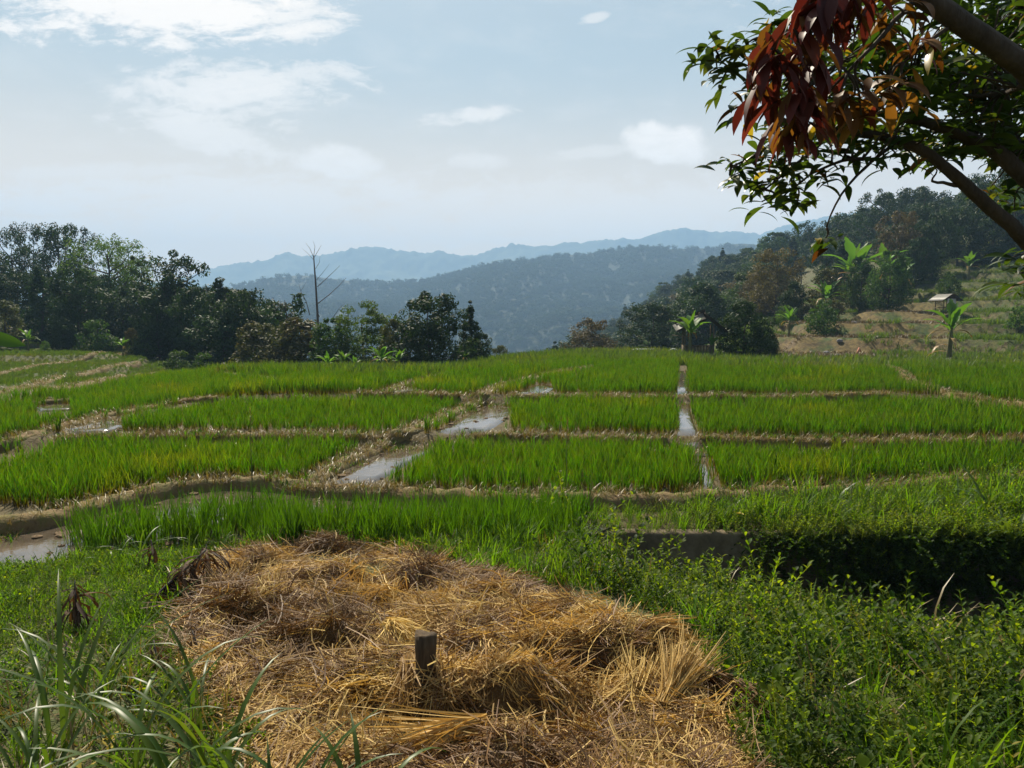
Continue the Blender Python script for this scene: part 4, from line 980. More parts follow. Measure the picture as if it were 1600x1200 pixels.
def hut():
    d = 45.5; o = P(1090, 560, d); o[2] = G1(o[0], d); e = empty('field_hut', o, 'open field hut with sloping roof and low board wall at the field edge', 'hut', rz=R(-8)); e.scale = (.82, .82, .86)
    for x in (-1.0, 1.0):
        for y in (-.9, .9):
            m = MB(); m.tube([(x, y, -.2), (x, y, 1.2), (x * .98, y, 2.25)], [.06, .055, .05], 7, jit=.1); m.link('post', M['bamboo'], e, True)
    # two pale tin sheets stepping down on the left, one dark slope on the right
    V, q = corrugated(2.6, 1.35, .02)
    def roof(name, mat, c, ang, lab=None, sc=(1, 1, 1)):
        m = MB(); rot = Matrix.Rotation(ang[0], 3, 'Y') @ Matrix.Rotation(ang[1], 3, 'X') @ Matrix.Rotation(R(90), 3, 'Z'); slab(m, c, rot, V * np.array(sc), q); o_ = m.link(name, mat, e)
        if lab: tag(o_, lab)
    roof('roof_sheet', M['tin'], (-.1, -.25, 2.74), (R(-20), R(24)), 'pale upper tin sheet', (.5, .72, 1))
    roof('roof_sheet', M['tin'], (-1.35, -.45, 2.2), (R(-26), R(22)), 'pale lower tin sheet', (.45, .62, 1))
    roof('roof_sheet', M['thatch_and_shaded_tin'], (1.15, 0, 2.42), (R(38), 0), 'dark sagging slope', (1, 1.5, 1))
    roof('roof_sheet', M['thatch_and_shaded_tin'], (-.5, .45, 2.5), (R(-22), R(-30)), 'dark rear slope', (.62, 1.7, 1))
    m = MB(); m.tube([(0, -1.35, 3.02), (0, 1.35, 3.02)], .05, 7); m.link('ridge_pole', M['bamboo'], e, True)
    pm = MB(); pm.box((0, 0, 0), (.19, .03, .82)); me = pm.mesh('plank'); me.materials.append(M['bamboo'])
    for k in range(10):
        o_ = link('plank', me, e); o_.location = (-.92 + k * .204, -.98, .44 + .02 * random.random()); o_.rotation_euler = (0, random.uniform(-.03, .03), 0)
    for k in range(8):
        o_ = link('plank', me, e); o_.location = (-1.08, -.75 + k * .204, .44 + .02 * random.random()); o_.rotation_euler = (0, random.uniform(-.03, .03), R(90))
    m = MB(); m.box((0, -1.02, .85), (2.1, .05, .06)); m.link('rail', M['bamboo'], e)
    m = MB(); m.tube([(-1.9, -1.0, 1.55), (-.6, -1.1, 1.38)], .035, 6); m.link('bamboo_pole', M['bamboo'], e, True)
hut()
def shelter():
    d = hill_at(1476, 492, 56); o = P(1476, 492, d); o[2] = G1(o[0], d); z0 = P(1476, 481, d)[2] - o[2]; s_ = d / 66
    e = empty('shelter', o, 'little tin-roofed shelter on posts with a white panel on the right slope', 'shelter', rz=R(14))
    for x in (-.62, .62):
        for y in (-.5, .5):
            m = MB(); m.tube([(x, y, -.4), (x, y, z0 + .9)], .05, 6); m.link('post', M['bamboo'], e, True)
    m = MB(); m.box((.22, -.55, z0 + .45), (.95, .03, .8)); m.link('panel', M['white'], e)
    m = MB(); m.box((0, 0, z0 + .02), (1.35, 1.1, .06)); m.link('floor', M['bamboo'], e)
    V, q = corrugated(1.9, 1.25, .02)
    for c, a, mat, lab in (((-.62, 0, z0 + .98), R(-30), M['tin'], 'sunlit tin slope'), ((.62, 0, z0 + .98), R(30), M['thatch_and_shaded_tin'], 'tin slope coloured dark as the shaded side')):
        m = MB(); slab(m, c, Matrix.Rotation(a, 3, 'Y') @ Matrix.Rotation(R(90), 3, 'Z'), V, q); tag(m.link('roof_sheet', mat, e), lab)  # shade of the right slope is put into its darker sheet colour
shelter()
def pipe():
    d = 47; o = P(1010, 556, d); o[2] = G1(o[0], d); e = empty('white_pipe', o, 'white water pipe on short stands at the far field edge left of the hut', 'pipe')
    def q(px, py, dd=0): return P(px, py, d + dd) - o
    m = MB(); m.tube([q(985, 552), q(986, 549), q(989, 547), q(994, 546.3), (q(1022, 546))], .055, 8); m.link('pipe', M['white'], e, True)
    m = MB(); m.tube([q(1022, 546), q(1028, 550), q(1030, 551.5)], .06, 8); m.link('elbow', M['white'], e, True)
    for px in (996, 1018):
        a = q(px, 546.5); m = MB(); m.tube([(a[0], a[1], -.1), a], .03, 6); m.link('stand', M['bamboo'], e, True)
    o = P(1052, 556, 47.5); o[2] = G1(o[0], 47.5)
    m = MB(); an = np.linspace(0, np.pi, 10); m.tube(np.stack([.28 * np.cos(an), 0 * an, .05 + .35 * np.sin(an)], -1), .06, 7)
    ob = m.link('bent_pipe', M['white'], None, True); ob.location = o; tag(ob, 'short pale bent pipe beside the hut wall', 'pipe')
pipe()
M['rock'] = mat_rough('rock', [(.3, (.12, .11, .11)), (.7, (.30, .29, .29))], 5, bstr=1, bdist=.05)
def rock(px, py, d, r, label):
    import bmesh
    bm = bmesh.new(); bmesh.ops.create_icosphere(bm, subdivisions=3, radius=r); sx = random.uniform(0, 50)
    for v in bm.verts:
        k = float(fbm(np.array([v.co.x / r * 1.3 + sx]), np.array([v.co.y / r * 1.3 + v.co.z / r]), 3, 3)[0]); v.co *= 1 + .7 * k; v.co.z *= .75
    me = bpy.data.meshes.new('boulder'); bm.to_mesh(me); bm.free(); x = (px - 800) / F * d
    o = link('boulder', me, None, M['rock']); o.location = (x, d, G1(x, d) + r * .3); tag(o, label, 'boulder')
rock(632, 588, 41, .62, 'grey boulder at the foot of the big dark tree'); rock(615, 588, 40.5, .38, 'smaller grey boulder left of the larger one by the banana plants')
for px, py, d, l in [(1312, 508, 60, 'pale stone on the upper bare terrace'), (1308, 541, 53, 'pale stone in the middle of the bare terraces'), (1333, 487, 68, 'pale stone near the top of the bare terraces'), (1292, 519, 58, 'pale stone at the left of the bare terraces')]: rock(px, py, d, .22, l)
M['pink'] = mat_rough('orange_plastic', [(.3, (.55, .22, .14)), (.7, (.7, .33, .22))], 5, bstr=.1)
o_ = onground(1341, 566); m = MB(); m.tube([(-.12, 0, .25), (.05, 0, .62), (.16, .02, .42)], [.05, .09, .04], 7); x_ = m.link('marker_cloth', M['pink'], None, True); 
p_ = P(1341, 562, 46); x_.location = (p_[0], 46, G1(p_[0], 46) + .12); tag(x_, 'small orange-pink marker in front of the bare terraces', 'marker')
#==PARTD==
# ------------------------------------------------------------------ straw heap
HEAP_EDGE = [(470, 1420), (420, 1210), (385, 1130), (330, 1065), (262, 1010), (300, 905), (345, 868), (430, 856), (520, 850), (640, 868), (720, 895), (800, 918), (880, 940), (960, 968), (1040, 1000), (1085, 1050), (1130, 1130), (1190, 1260), (1240, 1400)]
def _heap_poly():
    p = [np.array(PZ(px, py, .3)) for px, py in HEAP_EDGE]
    out = []
    for px, py in HEAP_EDGE:
        z = .3
        for _ in range(5): q = PZ(px, min(py, 1500), z); z = float(near_ground(q[0], q[1]))
        out.append(q[:2])
    return np.array(out)
HP = _heap_poly()
def heap_in(x, y): return pip(x, y, HP)
def edge_dist(x, y):
    c = resample(np.column_stack([HP]), .06); o = np.empty(len(x))
    for i in range(0, len(x), 5000): o[i:i + 5000] = np.sqrt(((x[i:i + 5000, None] - c[None, :, 0]) ** 2 + (y[i:i + 5000, None] - c[None, :, 1]) ** 2).min(1))
    return o
def heap_bump(x, y):
    b = .30 * fbm(x * 1.1, y * 1.1, 41, 3) + .34 * fbm(x * 2.6 + 4, y * 2.4, 43, 3) + .14 * fbm(x * 6, y * 6, 47, 2)
    # deeper folds with an overhanging far lip, as where armfuls were thrown down
    for cx, cy_, a, l, dep in [(*PZ(435, 932, .15)[:2], .5, .55, .16), (*PZ(545, 880, .1)[:2], .3, .7, .12), (*PZ(515, 1085, .35)[:2], .1, .35, .15), (*PZ(540, 970, .2)[:2], .1, .3, .12), (*PZ(905, 1120, .35)[:2], -.3, .5, .16), (*PZ(620, 960, .2)[:2], .0, .4, .08), (*PZ(780, 1175, .5)[:2], -.1, .7, .18), (*PZ(800, 1060, .3)[:2], -.4, .5, .1), (*PZ(1040, 1100, .4)[:2], .3, .4, .12)]:
        u = (x - cx) * math.cos(a) + (y - cy_) * math.sin(a); v = -(x - cx) * math.sin(a) + (y - cy_) * math.cos(a)
        b = b - 1.5 * dep * np.exp(-(u / l) ** 2 - (v / .11) ** 2) + .55 * dep * np.exp(-(u / l) ** 2 - ((v - .24) / .16) ** 2)
    return b * 1.1
def heap_z(x, y):
    d = edge_dist(np.ravel(x), np.ravel(y)).reshape(np.shape(x)); ins = heap_in(np.ravel(x), np.ravel(y)).reshape(np.shape(x))
    k = np.where(ins, sstep(-.1, .5, d), 0)
    return near_ground(x, y) + k * (.04 + heap_bump(x, y)) - np.where(ins, 0, .06)
def straw_heap():
    sp = .045; gx, gy = np.meshgrid(np.arange(-3.4, 2.4, sp), np.arange(1.9, 9.0, sp)); z = heap_z(gx, gy)
    nr, nc = gx.shape; i = np.arange(nr - 1)[:, None] * nc + np.arange(nc - 1)[None]; q = np.stack([i, i + 1, i + nc + 1, i + nc], -1).reshape(-1, 4)
    ins = heap_in(gx.ravel(), gy.ravel()) | (edge_dist(gx.ravel(), gy.ravel()) < .12); q = q[ins[q].all(1)]
    M['mulch'] = mat_rough('mulch', [(.3, (.035, .02, .009)), (.5, (.12, .07, .025)), (.7, (.25, .16, .06))], 9, bstr=1, bdist=.03, stretch=(1, 1, 1))
    o = link('straw_heap_bed', mesh_np('straw_heap_bed', np.stack([gx, gy, z], -1).reshape(-1, 3), q, smooth=True), None, M['mulch']); o['kind'] = 'structure'
    def straw_tuft(n, L, w, mat, spread, rise=.03, curl=.25, ang=.4):
        mb = MB(); az = rng.normal(0, ang, n); S = 4; ln = L * rng.uniform(.5, 1.25, n)
        c = np.stack([rng.normal(0, spread, n), rng.normal(0, spread, n), np.abs(rng.normal(0, rise, n)) + .003], -1)
        t = np.linspace(-.5, .5, S); bend = rng.normal(0, curl, n); pit = rng.normal(0, .16, n)
        a = az[:, None] + bend[:, None] * t[None] * 2
        p = c[:, None] + np.stack([np.sin(a) * t * ln[:, None], np.cos(a) * t * ln[:, None], pit[:, None] * t[None] * ln[:, None] + .03 * (1 - (2 * t[None]) ** 2) * ln[:, None]], -1)
        roll = rng.uniform(-.9, .9, n)
        sd = np.stack([np.cos(az) * np.cos(roll), -np.sin(az) * np.cos(roll), np.sin(roll)], -1)
        mb.ribbons(p, w * np.array([.8, 1, 1, .6])[None] * rng.uniform(.5, 1.4, n)[:, None], sd); return source('straw_tuft', mb, mat)
    S1 = [straw_tuft(26, .24, .0048, M['straw'], .05, curl=.28, ang=.7) for _ in range(6)] + [straw_tuft(22, .12, .006, M['straw'], .05, curl=.25, ang=1.6) for _ in range(5)] + [straw_tuft(26, .26, .0045, M['straw_brown'], .05, curl=.3, ang=.6) for _ in range(3)]
    S2 = [straw_tuft(28, .26, .0045, M['straw_brown'], .05, curl=.35, ang=.6) for _ in range(6)] + [straw_tuft(18, .16, .005, M['straw'], .05, curl=.5, ang=1.3) for _ in range(2)]
    x, y = grid(-3.4, 2.4, 2.0, 8.8, .058, .5); k = heap_in(x, y) & infrustum(x, y, 200); x, y = x[k], y[k]; z = heap_z(x, y)
    e = .05; sx = (heap_z(x + e, y) - z) / e; sy = (heap_z(x, y + e) - z) / e
    ang = 6.28 * vnoise(x * .8, y * .8, 55) * 1.4 + rng.normal(0, .55, len(x))
    # tilt tufts with the surface: rotate about x by slope along y, about y by slope along x
    tl = np.stack([np.arctan(np.clip(sy, -1.2, 1.2)), -np.arctan(np.clip(sx, -1.2, 1.2))], -1)
    # euler XYZ applies z first, so tilt is in world axes
    ka = rng.random(len(x)) < .985
    tl = tl + rng.normal(0, .16, tl.shape); rot = fbm(x * 1.6, y * 1.6, 91, 3) + rng.normal(0, .05, len(x)) > .045
    for nm, kk, so, lab in (('straw_litter', ~rot, S1, 'loose golden rice straw spread over the heap in the foreground'), ('rotted_straw', rot, S2, 'darker brown rotted straw in patches over the heap')):
        scatter(nm, np.stack([x, y, z + .004], -1)[kk], ang[kk], rng.uniform(.7, 1.35, kk.sum()), so, lab, 'straw', tilt=tl[kk])
straw_heap()
def HZ1(x, y): return float(heap_z(np.array([x]), np.array([y]))[0])
def onheap(px, py):
    z = .3
    for _ in range(6): q = PZ(px, py, z); z = HZ1(q[0], q[1])
    return np.array((q[0], q[1], z))
def sheaf(px, py, az, lean, L, n, label, w=.0065, fan=.22, mat='straw', up=.05, sag=.25):
    """armful of parallel straw whose root end lies at the pixel"""
    o = onheap(px, py); mb = MB(); S = 6
    rad = .055 * np.sqrt(rng.random(n)); th = rng.uniform(0, 6.28, n); ln = L * rng.uniform(.6, 1.1, n)
    d = np.array((math.sin(az) * math.sin(lean), math.cos(az) * math.sin(lean), math.cos(lean))); u = np.array((math.cos(az), -math.sin(az), 0)); v = np.cross(d, u)
    t = np.linspace(0, 1, S); off = (np.cos(th) * rad)[:, None] * u + (np.sin(th) * rad)[:, None] * v
    sp = (rng.normal(0, fan, n))[:, None] * u + (rng.normal(0, fan * .6, n))[:, None] * v
    p = off[:, None] + ln[:, None, None] * (t[None, :, None] * d + (t[None, :, None] ** 1.6) * sp[:, None]) ; p[..., 2] -= sag * L * (t[None] ** 2) * math.sin(lean) ; p[..., 2] += up
    sd = rng.normal(0, 1, (n, 3)); sd -= (sd @ d)[:, None] * d
    mb.ribbons(p, w * np.array([.9, 1, 1, 1, .8, .4])[None] * rng.uniform(.6, 1.4, n)[:, None], sd)
    ob = mb.link('straw_bundle', M[mat]); ob.location = o; return tag(ob, label, 'straw bundle', 'straw bundles on the heap')
sheaf(608, 1012, 2.75, 1.15, .42, 260, 'pale straw bundle leaning down against the left side of the wooden stake', fan=.16, up=.14)
sheaf(640, 1085, 2.9, 1.75, .3, 200, 'bushy straw bundle drooping below the foot of the wooden stake', fan=.3, up=.10)
sheaf(1035, 1120, .55, 1.35, .5, 260, 'pale straw bundle fanned up to the right edge of the heap', fan=.2, up=.04, sag=-.1)
sheaf(985, 1150, .35, 1.3, .45, 180, 'straw bundle lying below the fanned one at the right edge of the heap', fan=.18, up=.03, sag=-.1)
sheaf(1085, 1075, 2.6, 1.35, .55, 200, 'darker straw bundle hanging over the right edge of the heap', mat='straw_brown', fan=.12, up=.1)
sheaf(1000, 1035, 1.1, 1.5, .35, 160, 'short pale straw bundle at the top of the right edge of the heap', fan=.2, up=.05)
sheaf(700, 1035, 2.2, 1.6, .5, 180, 'brown straw bundle lying to the right of the wooden stake', mat='straw_brown', fan=.2, up=.1)
sheaf(490, 890, 1.1, 1.45, .6, 240, 'dark brown straw bundle at the crest of the heap', mat='straw_brown', fan=.14, up=.03)
sheaf(640, 885, 1.0, 1.6, .5, 200, 'brown straw bundle right of the darkest one on the crest of the heap', mat='straw_brown', fan=.2, up=.03)
sheaf(760, 1150, -1.9, 1.5, .7, 200, 'long straw bundle arching over the hollow at the bottom of the picture', fan=.38, up=.05)
def stake():
    o = onheap(663, 1068); e = .0; m = MB(); h = P(663, 990, o[1])[2] - o[2]
    n = 8; zz = np.linspace(-.25, h, n); sides = 10; a = np.arange(sides) * 2 * np.pi / sides
    rx = .054 * (1 + .12 * np.cos(3 * a)) ; V = []
    for k, z in enumerate(zz):
        tap = 1 + .08 * math.sin(k * 2.1); V.append(np.stack([rx * np.cos(a) * tap + .012 * z, .8 * rx * np.sin(a) * tap, np.full(sides, z) + (rng.uniform(-.014, .012, sides) if k == n - 1 else 0)], -1))
    V = np.concatenate(V + [np.array([[.012 * h, 0, h - .012]])]); i = np.arange(n - 1)[:, None] * sides; j = np.arange(sides)[None]; k = (j + 1) % sides
    q = np.stack([i + j, i + k, i + sides + k, i + sides + j], -1).reshape(-1, 4); jj = np.arange(sides); t = np.stack([(n - 1) * sides + jj, (n - 1) * sides + (jj + 1) % sides, np.full(sides, n * sides)], -1)
    m.add(V, q, t); ob = m.link('wooden_stake', M['stake']); ob.location = o; tag(ob, 'short weathered wooden stake standing up out of the straw heap', 'stake')
stake()

# ------------------------------------------------------------------ concrete wall along the ditch
def wall():
    mb = MB(); a = P(918, 829, 9.78); xs = np.linspace(a[0], 11.5, 60); top = a[2] + .012 * np.cumsum(rng.normal(0, .25, 60)) * .3
    V = []
    for x, z in zip(xs, top):
        b = x * .03
        V.append([(x, 9.72 - b, -1.7), (x, 9.72 - b + rng.normal(0, .006), z - .03), (x, 9.735 - b, z + rng.normal(0, .004)), (x, 9.93 - b, z), (x, 9.94 - b, z - .03), (x, 9.94 - b, -1.7)])
    V = np.array(V); n, K, _ = V.shape; i = np.arange(n - 1)[:, None] * K + np.arange(K - 1)[None]
    mb.add(V.reshape(-1, 3), np.vstack([np.stack([i, i + K, i + K + 1, i + 1], -1).reshape(-1, 4), [(0, 1, 2, 3), (0, 3, 4, 5)]]))
    o = mb.link('concrete_wall', M['concrete']); tag(o, 'low weathered concrete wall under overhanging weeds beside the ditch', 'wall')
wall()

# ------------------------------------------------------------------ weeds
M['weed'] = mat_leaf('weed', (.036, .078, .006), (.125, .175, .017), trans=.58, tcol=(1.9, 1.75, .3), spec=.08, rough=.5, osc=.45, patch=((.17, .17, .03), 2.2, .5, .66, .5))
M['weed_dark'] = mat_leaf('weed_dark', (.018, .042, .006), (.05, .085, .012), trans=.5, tcol=(1.8, 1.7, .3), spec=.08, rough=.5, osc=.4)
M['grass'] = mat_leaf('grass', (.042, .098, .007), (.09, .165, .013), trans=.55, tcol=(1.8, 1.7, .3), spec=.1, rough=.45, osc=.4)
M['blade'] = mat_leaf('broad_blade', (.04, .08, .012), (.075, .12, .02), trans=.45, tcol=(1.6, 1.5, .4), rough=.4, spec=.3, osc=.3)
M['stem'] = mat_rough('weed_stem', [(.3, (.06, .08, .025)), (.7, (.14, .13, .05))], 9, bstr=.2)
M['dead_leaf'] = mat_leaf('dead_leaf', (.035, .02, .011), (.11, .062, .03), trans=.2, tcol=(1.3, 1, .6), rough=.75, spec=.2, osc=.3)
M['yellow_leaf'] = mat_leaf('yellow_leaf', (.40, .32, .04), (.5, .42, .06), trans=.4, tcol=(1.2, 1.1, .5), osc=.2)
def weed(nst, h, ll, lw, mat, name, lean=(.05, .5), pairs=7, droop=(1.5, 2.3), spread=.06, start=.15):
    mb = MB(); az = rng.uniform(0, 6.28, nst); root = np.stack([rng.normal(0, spread, nst), rng.normal(0, spread, nst), np.full(nst, -.02)], -1)
    hs = h * rng.uniform(.55, 1.1, nst); p, sd = arcs(root, az, hs, rng.uniform(*lean, nst), rng.uniform(lean[0], lean[1] * 1.6, nst), 6)
    mb.ribbons(p, np.full((nst, 6), .005) * np.linspace(1.2, .5, 6)[None], sd)
    RT, AZ, LN, L0, L1 = [], [], [], [], []
    for i in range(nst):
        for k in range(pairs):
            t = start + (1 - start) * (k + .5 * rng.random()) / pairs; q = np.array([np.interp(t, np.linspace(0, 1, 6), p[i, :, c]) for c in range(3)])
            a0 = az[i] + k * 1.57 + rng.normal(0, .3)
            for s in (0, np.pi):
                RT.append(q); AZ.append(a0 + s + rng.normal(0, .2)); LN.append(ll * rng.uniform(.6, 1.2) * (1.1 - .55 * t)); L0.append(rng.uniform(.5, 1.1) * (1.15 - .5 * t)); L1.append(rng.uniform(*droop) * (1.1 - .35 * t))
    pl, sl = arcs(np.array(RT), np.array(AZ), np.array(LN), np.array(L0), np.array(L1), 5)
    mb.ribbons(pl, lw * np.array([.25, .85, 1, .65, .05])[None] * rng.uniform(.7, 1.2, len(AZ))[:, None], sl, fold=.14)
    return source(name, mb, mat)
WA_ = [weed(6, .40, .068, .018, M['weed'], 'weed_a', lean=(.1, .9), pairs=9, droop=(1.8, 2.7), spread=.08) for _ in range(5)] 
WB_ = [weed(4, .48, .085, .017, M['weed'], 'weed_b', lean=(.05, .6), pairs=10, droop=(1.9, 2.8)) for _ in range(3)]
WD_ = [weed(6, .40, .065, .022, M['weed_dark'], 'weed_d', lean=(.1, .9), pairs=8, droop=(1.8, 2.7), spread=.08) for _ in range(3)]
WS_ = [weed(6, .20, .05, .020, M['weed'], 'weed_s', pairs=4, lean=(.1, .9)) for _ in range(4)]
WF_ = [weed(7, .22, .06, .010, M['grass'], 'weed_f', pairs=5, lean=(.1, .9)) for _ in range(3)]
TG_ = [tuft(22, .42, .010, M['grass'], 'grass_tuft', (.05, .4), (.5, 1.7), .05, 6) for _ in range(4)]
TS_ = [tuft(26, .24, .008, M['grass'], 'short_tuft', (.05, .6), (.5, 1.7), .06, 5) for _ in range(4)]
TDRY = [tuft(14, .34, .007, M['drygrass'], 'dry_stalks', (.1, 1.2), (.6, 1.8), .06, 5) for _ in range(3)]
VN_ = [weed(6, .55, .075, .04, M['weed_dark'], 'vine', lean=(1.2, 2.6), pairs=8, droop=(1.8, 2.6)) for _ in range(3)]
WBR = [weed(4, .34, .11, .045, M['weed'], 'weed_broad', pairs=4, lean=(.05, .6), droop=(1.4, 2.4)) for _ in range(3)]
M['weed_yellow'] = mat_leaf('weed_yellow', (.12, .10, .014), (.22, .19, .03), trans=.45, tcol=(1.4, 1.3, .4), spec=.12, rough=.6, osc=.5)
WYL = [weed(5, .4, .07, .018, M['weed_yellow'], 'weed_y', pairs=7, lean=(.05, .7)) for _ in range(3)]
def gz_near(x, y): return ground(x, y)
def put(name, x, y, s, src, label, cat, tilt=.1, z=None):
    z = gz_near(x, y) if z is None else z
    scatter(name, np.stack([x, y, z], -1), rng.uniform(0, 6.28, len(x)), s, src, label, cat, tilt=rng.normal(0, tilt, (len(x), 2)))
def weeds():
    ed = lambda y: np.interp(y, [2, 3.6, 5.2, 6.5, 9, 10], [1.0, 1.1, 1.15, .75, .62, .6])
    # right bank and ditch
    x, y = grid(.5, 9, 2.0, 9.6, .10, .5); k = infrustum(x, y, 200) & ~heap_in(x, y) & (x > ed(y) + .0); x, y = x[k], y[k]
    d = vnoise(x * 1.5, y * 1.5, 61); u = rng.random(len(x)); hole = np.exp(-((x - ed(y) - .1) / .4) ** 2 - ((y - 8.2) / 1.1) ** 2) + .6 * np.exp(-((x - 1.3) / .5) ** 2 - ((y - 9.3) / .4) ** 2)
    keep = (rng.random(len(x)) > hole * 1.3) & ~((x > 3.0 + .8 * fbm(x * 1.2, y * 1.2, 81)) & (y > 6.4 + .8 * fbm(x, y, 83)) & (rng.random(len(x)) < .93)) & (rng.random(len(x)) < sstep(.33, .50, vnoise(x * 2.4, y * 2.4, 67)) * .9 + .1); x, y, d, u = x[keep], y[keep], d[keep], u[keep]
    s = (.30 + 1.05 * (.6 * d + .4 * vnoise(x * .8 + 5, y * .8, 64))) * rng.uniform(.75, 1.25, len(x)) * np.interp(y, [2, 4, 7], [.8, .95, 1.15])
    a = u < .34; b = (u >= .34) & (u < .50); c = (u >= .50)
    s = s * np.where(rng.random(len(x)) < .16, 1.5, 1.0) * np.where(x > 2.6, np.interp(y, [6, 8.5], [1, 1.3]), np.interp(y, [7, 9], [1, 1.15]))
    put('ditch_weeds', x[a], y[a], s[a], WA_ + WD_, 'leafy green weeds filling the ditch and right bank', 'weeds')
    put('tall_weeds', x[b], y[b], s[b] * .9, WB_, 'taller narrow-leaved weeds among the plants of the right bank', 'weeds')
    put('low_weeds', x[c], y[c], s[c] * 1.1, WS_ + WF_ + WF_ + TS_ + TDRY[:1], 'low weeds and short grass covering the right bank', 'weeds')
    # a few more species mixed in
    x, y = grid(.6, 9, 2.0, 9.5, .30, .5); k = infrustum(x, y, 200) & ~heap_in(x, y) & (x > ed(y) + .1) & (rng.random(len(x)) < .6) & ~((x < 2.6) & (y > 7.6)); x, y = x[k], y[k]; u = rng.random(len(x))
    m = u < .4; put('broad_weeds', x[m], y[m], rng.uniform(.6, 1.2, m.sum()), WBR, 'broad-leaved weeds dotted over the right bank', 'weeds')
    m = (u >= .4) & (u < .75); put('bank_tufts', x[m], y[m], rng.uniform(.6, 1.2, m.sum()), TG_ + TDRY, 'grass tufts and dry stalks poking out of the right bank', 'grass')
    m = u >= .75; put('yellow_weeds', x[m], y[m], rng.uniform(.5, 1.0, m.sum()), WYL, 'yellowing weeds among the green ones of the right bank', 'weeds')
    # strip behind and over the wall
    x, y = grid(.7, 11, 9.75, 11.9, .12, .5); a_ = _beyond(WA, x, y); k = infrustum(x, y, 200) & (a_ < -.25) & (x > .9 + .4 * rng.random(len(x))); x, y = x[k], y[k]
    u = rng.random(len(x)); h = np.interp(x, [1, 2.5, 6, 8], [.6, 1.0, 1.45, 1.6]) * (.7 + .5 * vnoise(x, y, 66))
    z = np.maximum(gz_near(x, y), -.16)
    for nm, lo, hi, so, lab, sc in (('wall_weeds', 0, .4, WA_, 'bright leafy weeds growing along the top of the concrete wall', .75), ('wall_grass', .4, .75, TG_, 'grass tufts growing along the top of the concrete wall', .9), ('wall_tall_weeds', .75, .9, WB_, 'tall narrow weeds standing behind the concrete wall', .8)):
        m = (u >= lo) & (u < hi); put(nm, x[m], y[m], h[m] * rng.uniform(.7, 1.2, m.sum()) * sc, so, lab, 'weeds', z=z[m])
    x = rng.uniform(3.2, 9, 900); x = x[rng.random(900) < np.interp(x, [3.3, 5], [.35, 1])]; y = 9.72 - x * .03 + rng.uniform(-.22, .02, len(x)); z = np.where(rng.random(len(x)) < .5, -.10, rng.uniform(-.75, -.1, len(x)))
    put('hanging_vines', x, y, rng.uniform(.6, 1.2, len(x)), VN_ + WA_[:2], 'dark creeping plants hanging down the concrete wall', 'creeper', z=z)
    # left bank
    x, y = grid(-7.5, -.5, 2.0, 9.6, .095, .5); k = infrustum(x, y, 200) & ~heap_in(x, y); px, py = proj(x, y, gz_near(x, y)); k &= (py > np.interp(px, [-100, 60, 180, 330, 520], [900, 888, 868, 858, 855])); x, y = x[k], y[k]
    u = rng.random(len(x)); d = vnoise(x * 1.2, y * 1.2, 71); near = y < 5.0 - .5 * d
    dens = np.where(near, .45, .95); k = rng.random(len(x)) < dens; x, y, u, d, near = x[k], y[k], u[k], d[k], near[k]
    s = (.6 + .6 * d) * rng.uniform(.8, 1.2, len(x))
    m = (u < .35); put('bank_weeds', x[m], y[m], s[m] * .95, WS_, 'bright low weeds on the grassy bank left of the straw heap', 'weeds')
    m = (u >= .35) & (u < .62); put('bank_fine_weeds', x[m], y[m], s[m], WF_, 'fine-leaved weeds on the grassy bank left of the straw heap', 'weeds')
    m = (u >= .62) & (u < .93) & ~near; put('bank_grass', x[m], y[m], s[m] * .85, TS_, 'short bright grass on the bank left of the straw heap', 'grass')
    m = ((u >= .62) & near) ; put('bank_dry_grass', x[m], y[m], s[m] * .8, TDRY[:1] + TS_[:2], 'dry stalks and grass in the lower left corner', 'dry grass')
    x = rng.uniform(-2.6, -1.0, 40); y = rng.uniform(2.7, 4.6, 40); k = ~heap_in(x, y); put('dry_stalks', x[k], y[k], rng.uniform(.7, 1.15, k.sum()), TDRY, 'pale dry stalks leaning among the grass at lower left', 'dry grass', tilt=.35)
    # edge of the straw towards the paddy
    x, y = grid(-3.9, .9, 6.4, 9.4, .085, .5); k = ~heap_in(x, y) & (x > -3.2 + .3 * rng.random(len(x))) & (rng.random(len(x)) < np.interp(y, [7, 8.2, 8.6], [.65, .75, .95])); x, y = x[k], y[k]
    put('edge_grass', x, y, rng.uniform(.5, 1.0, len(x)), TG_ + WS_ + WF_ + TS_ + TDRY[:1], 'green grass along the paddy edge behind the straw heap', 'grass')
    # litter of straw strewn off the heap
weeds()

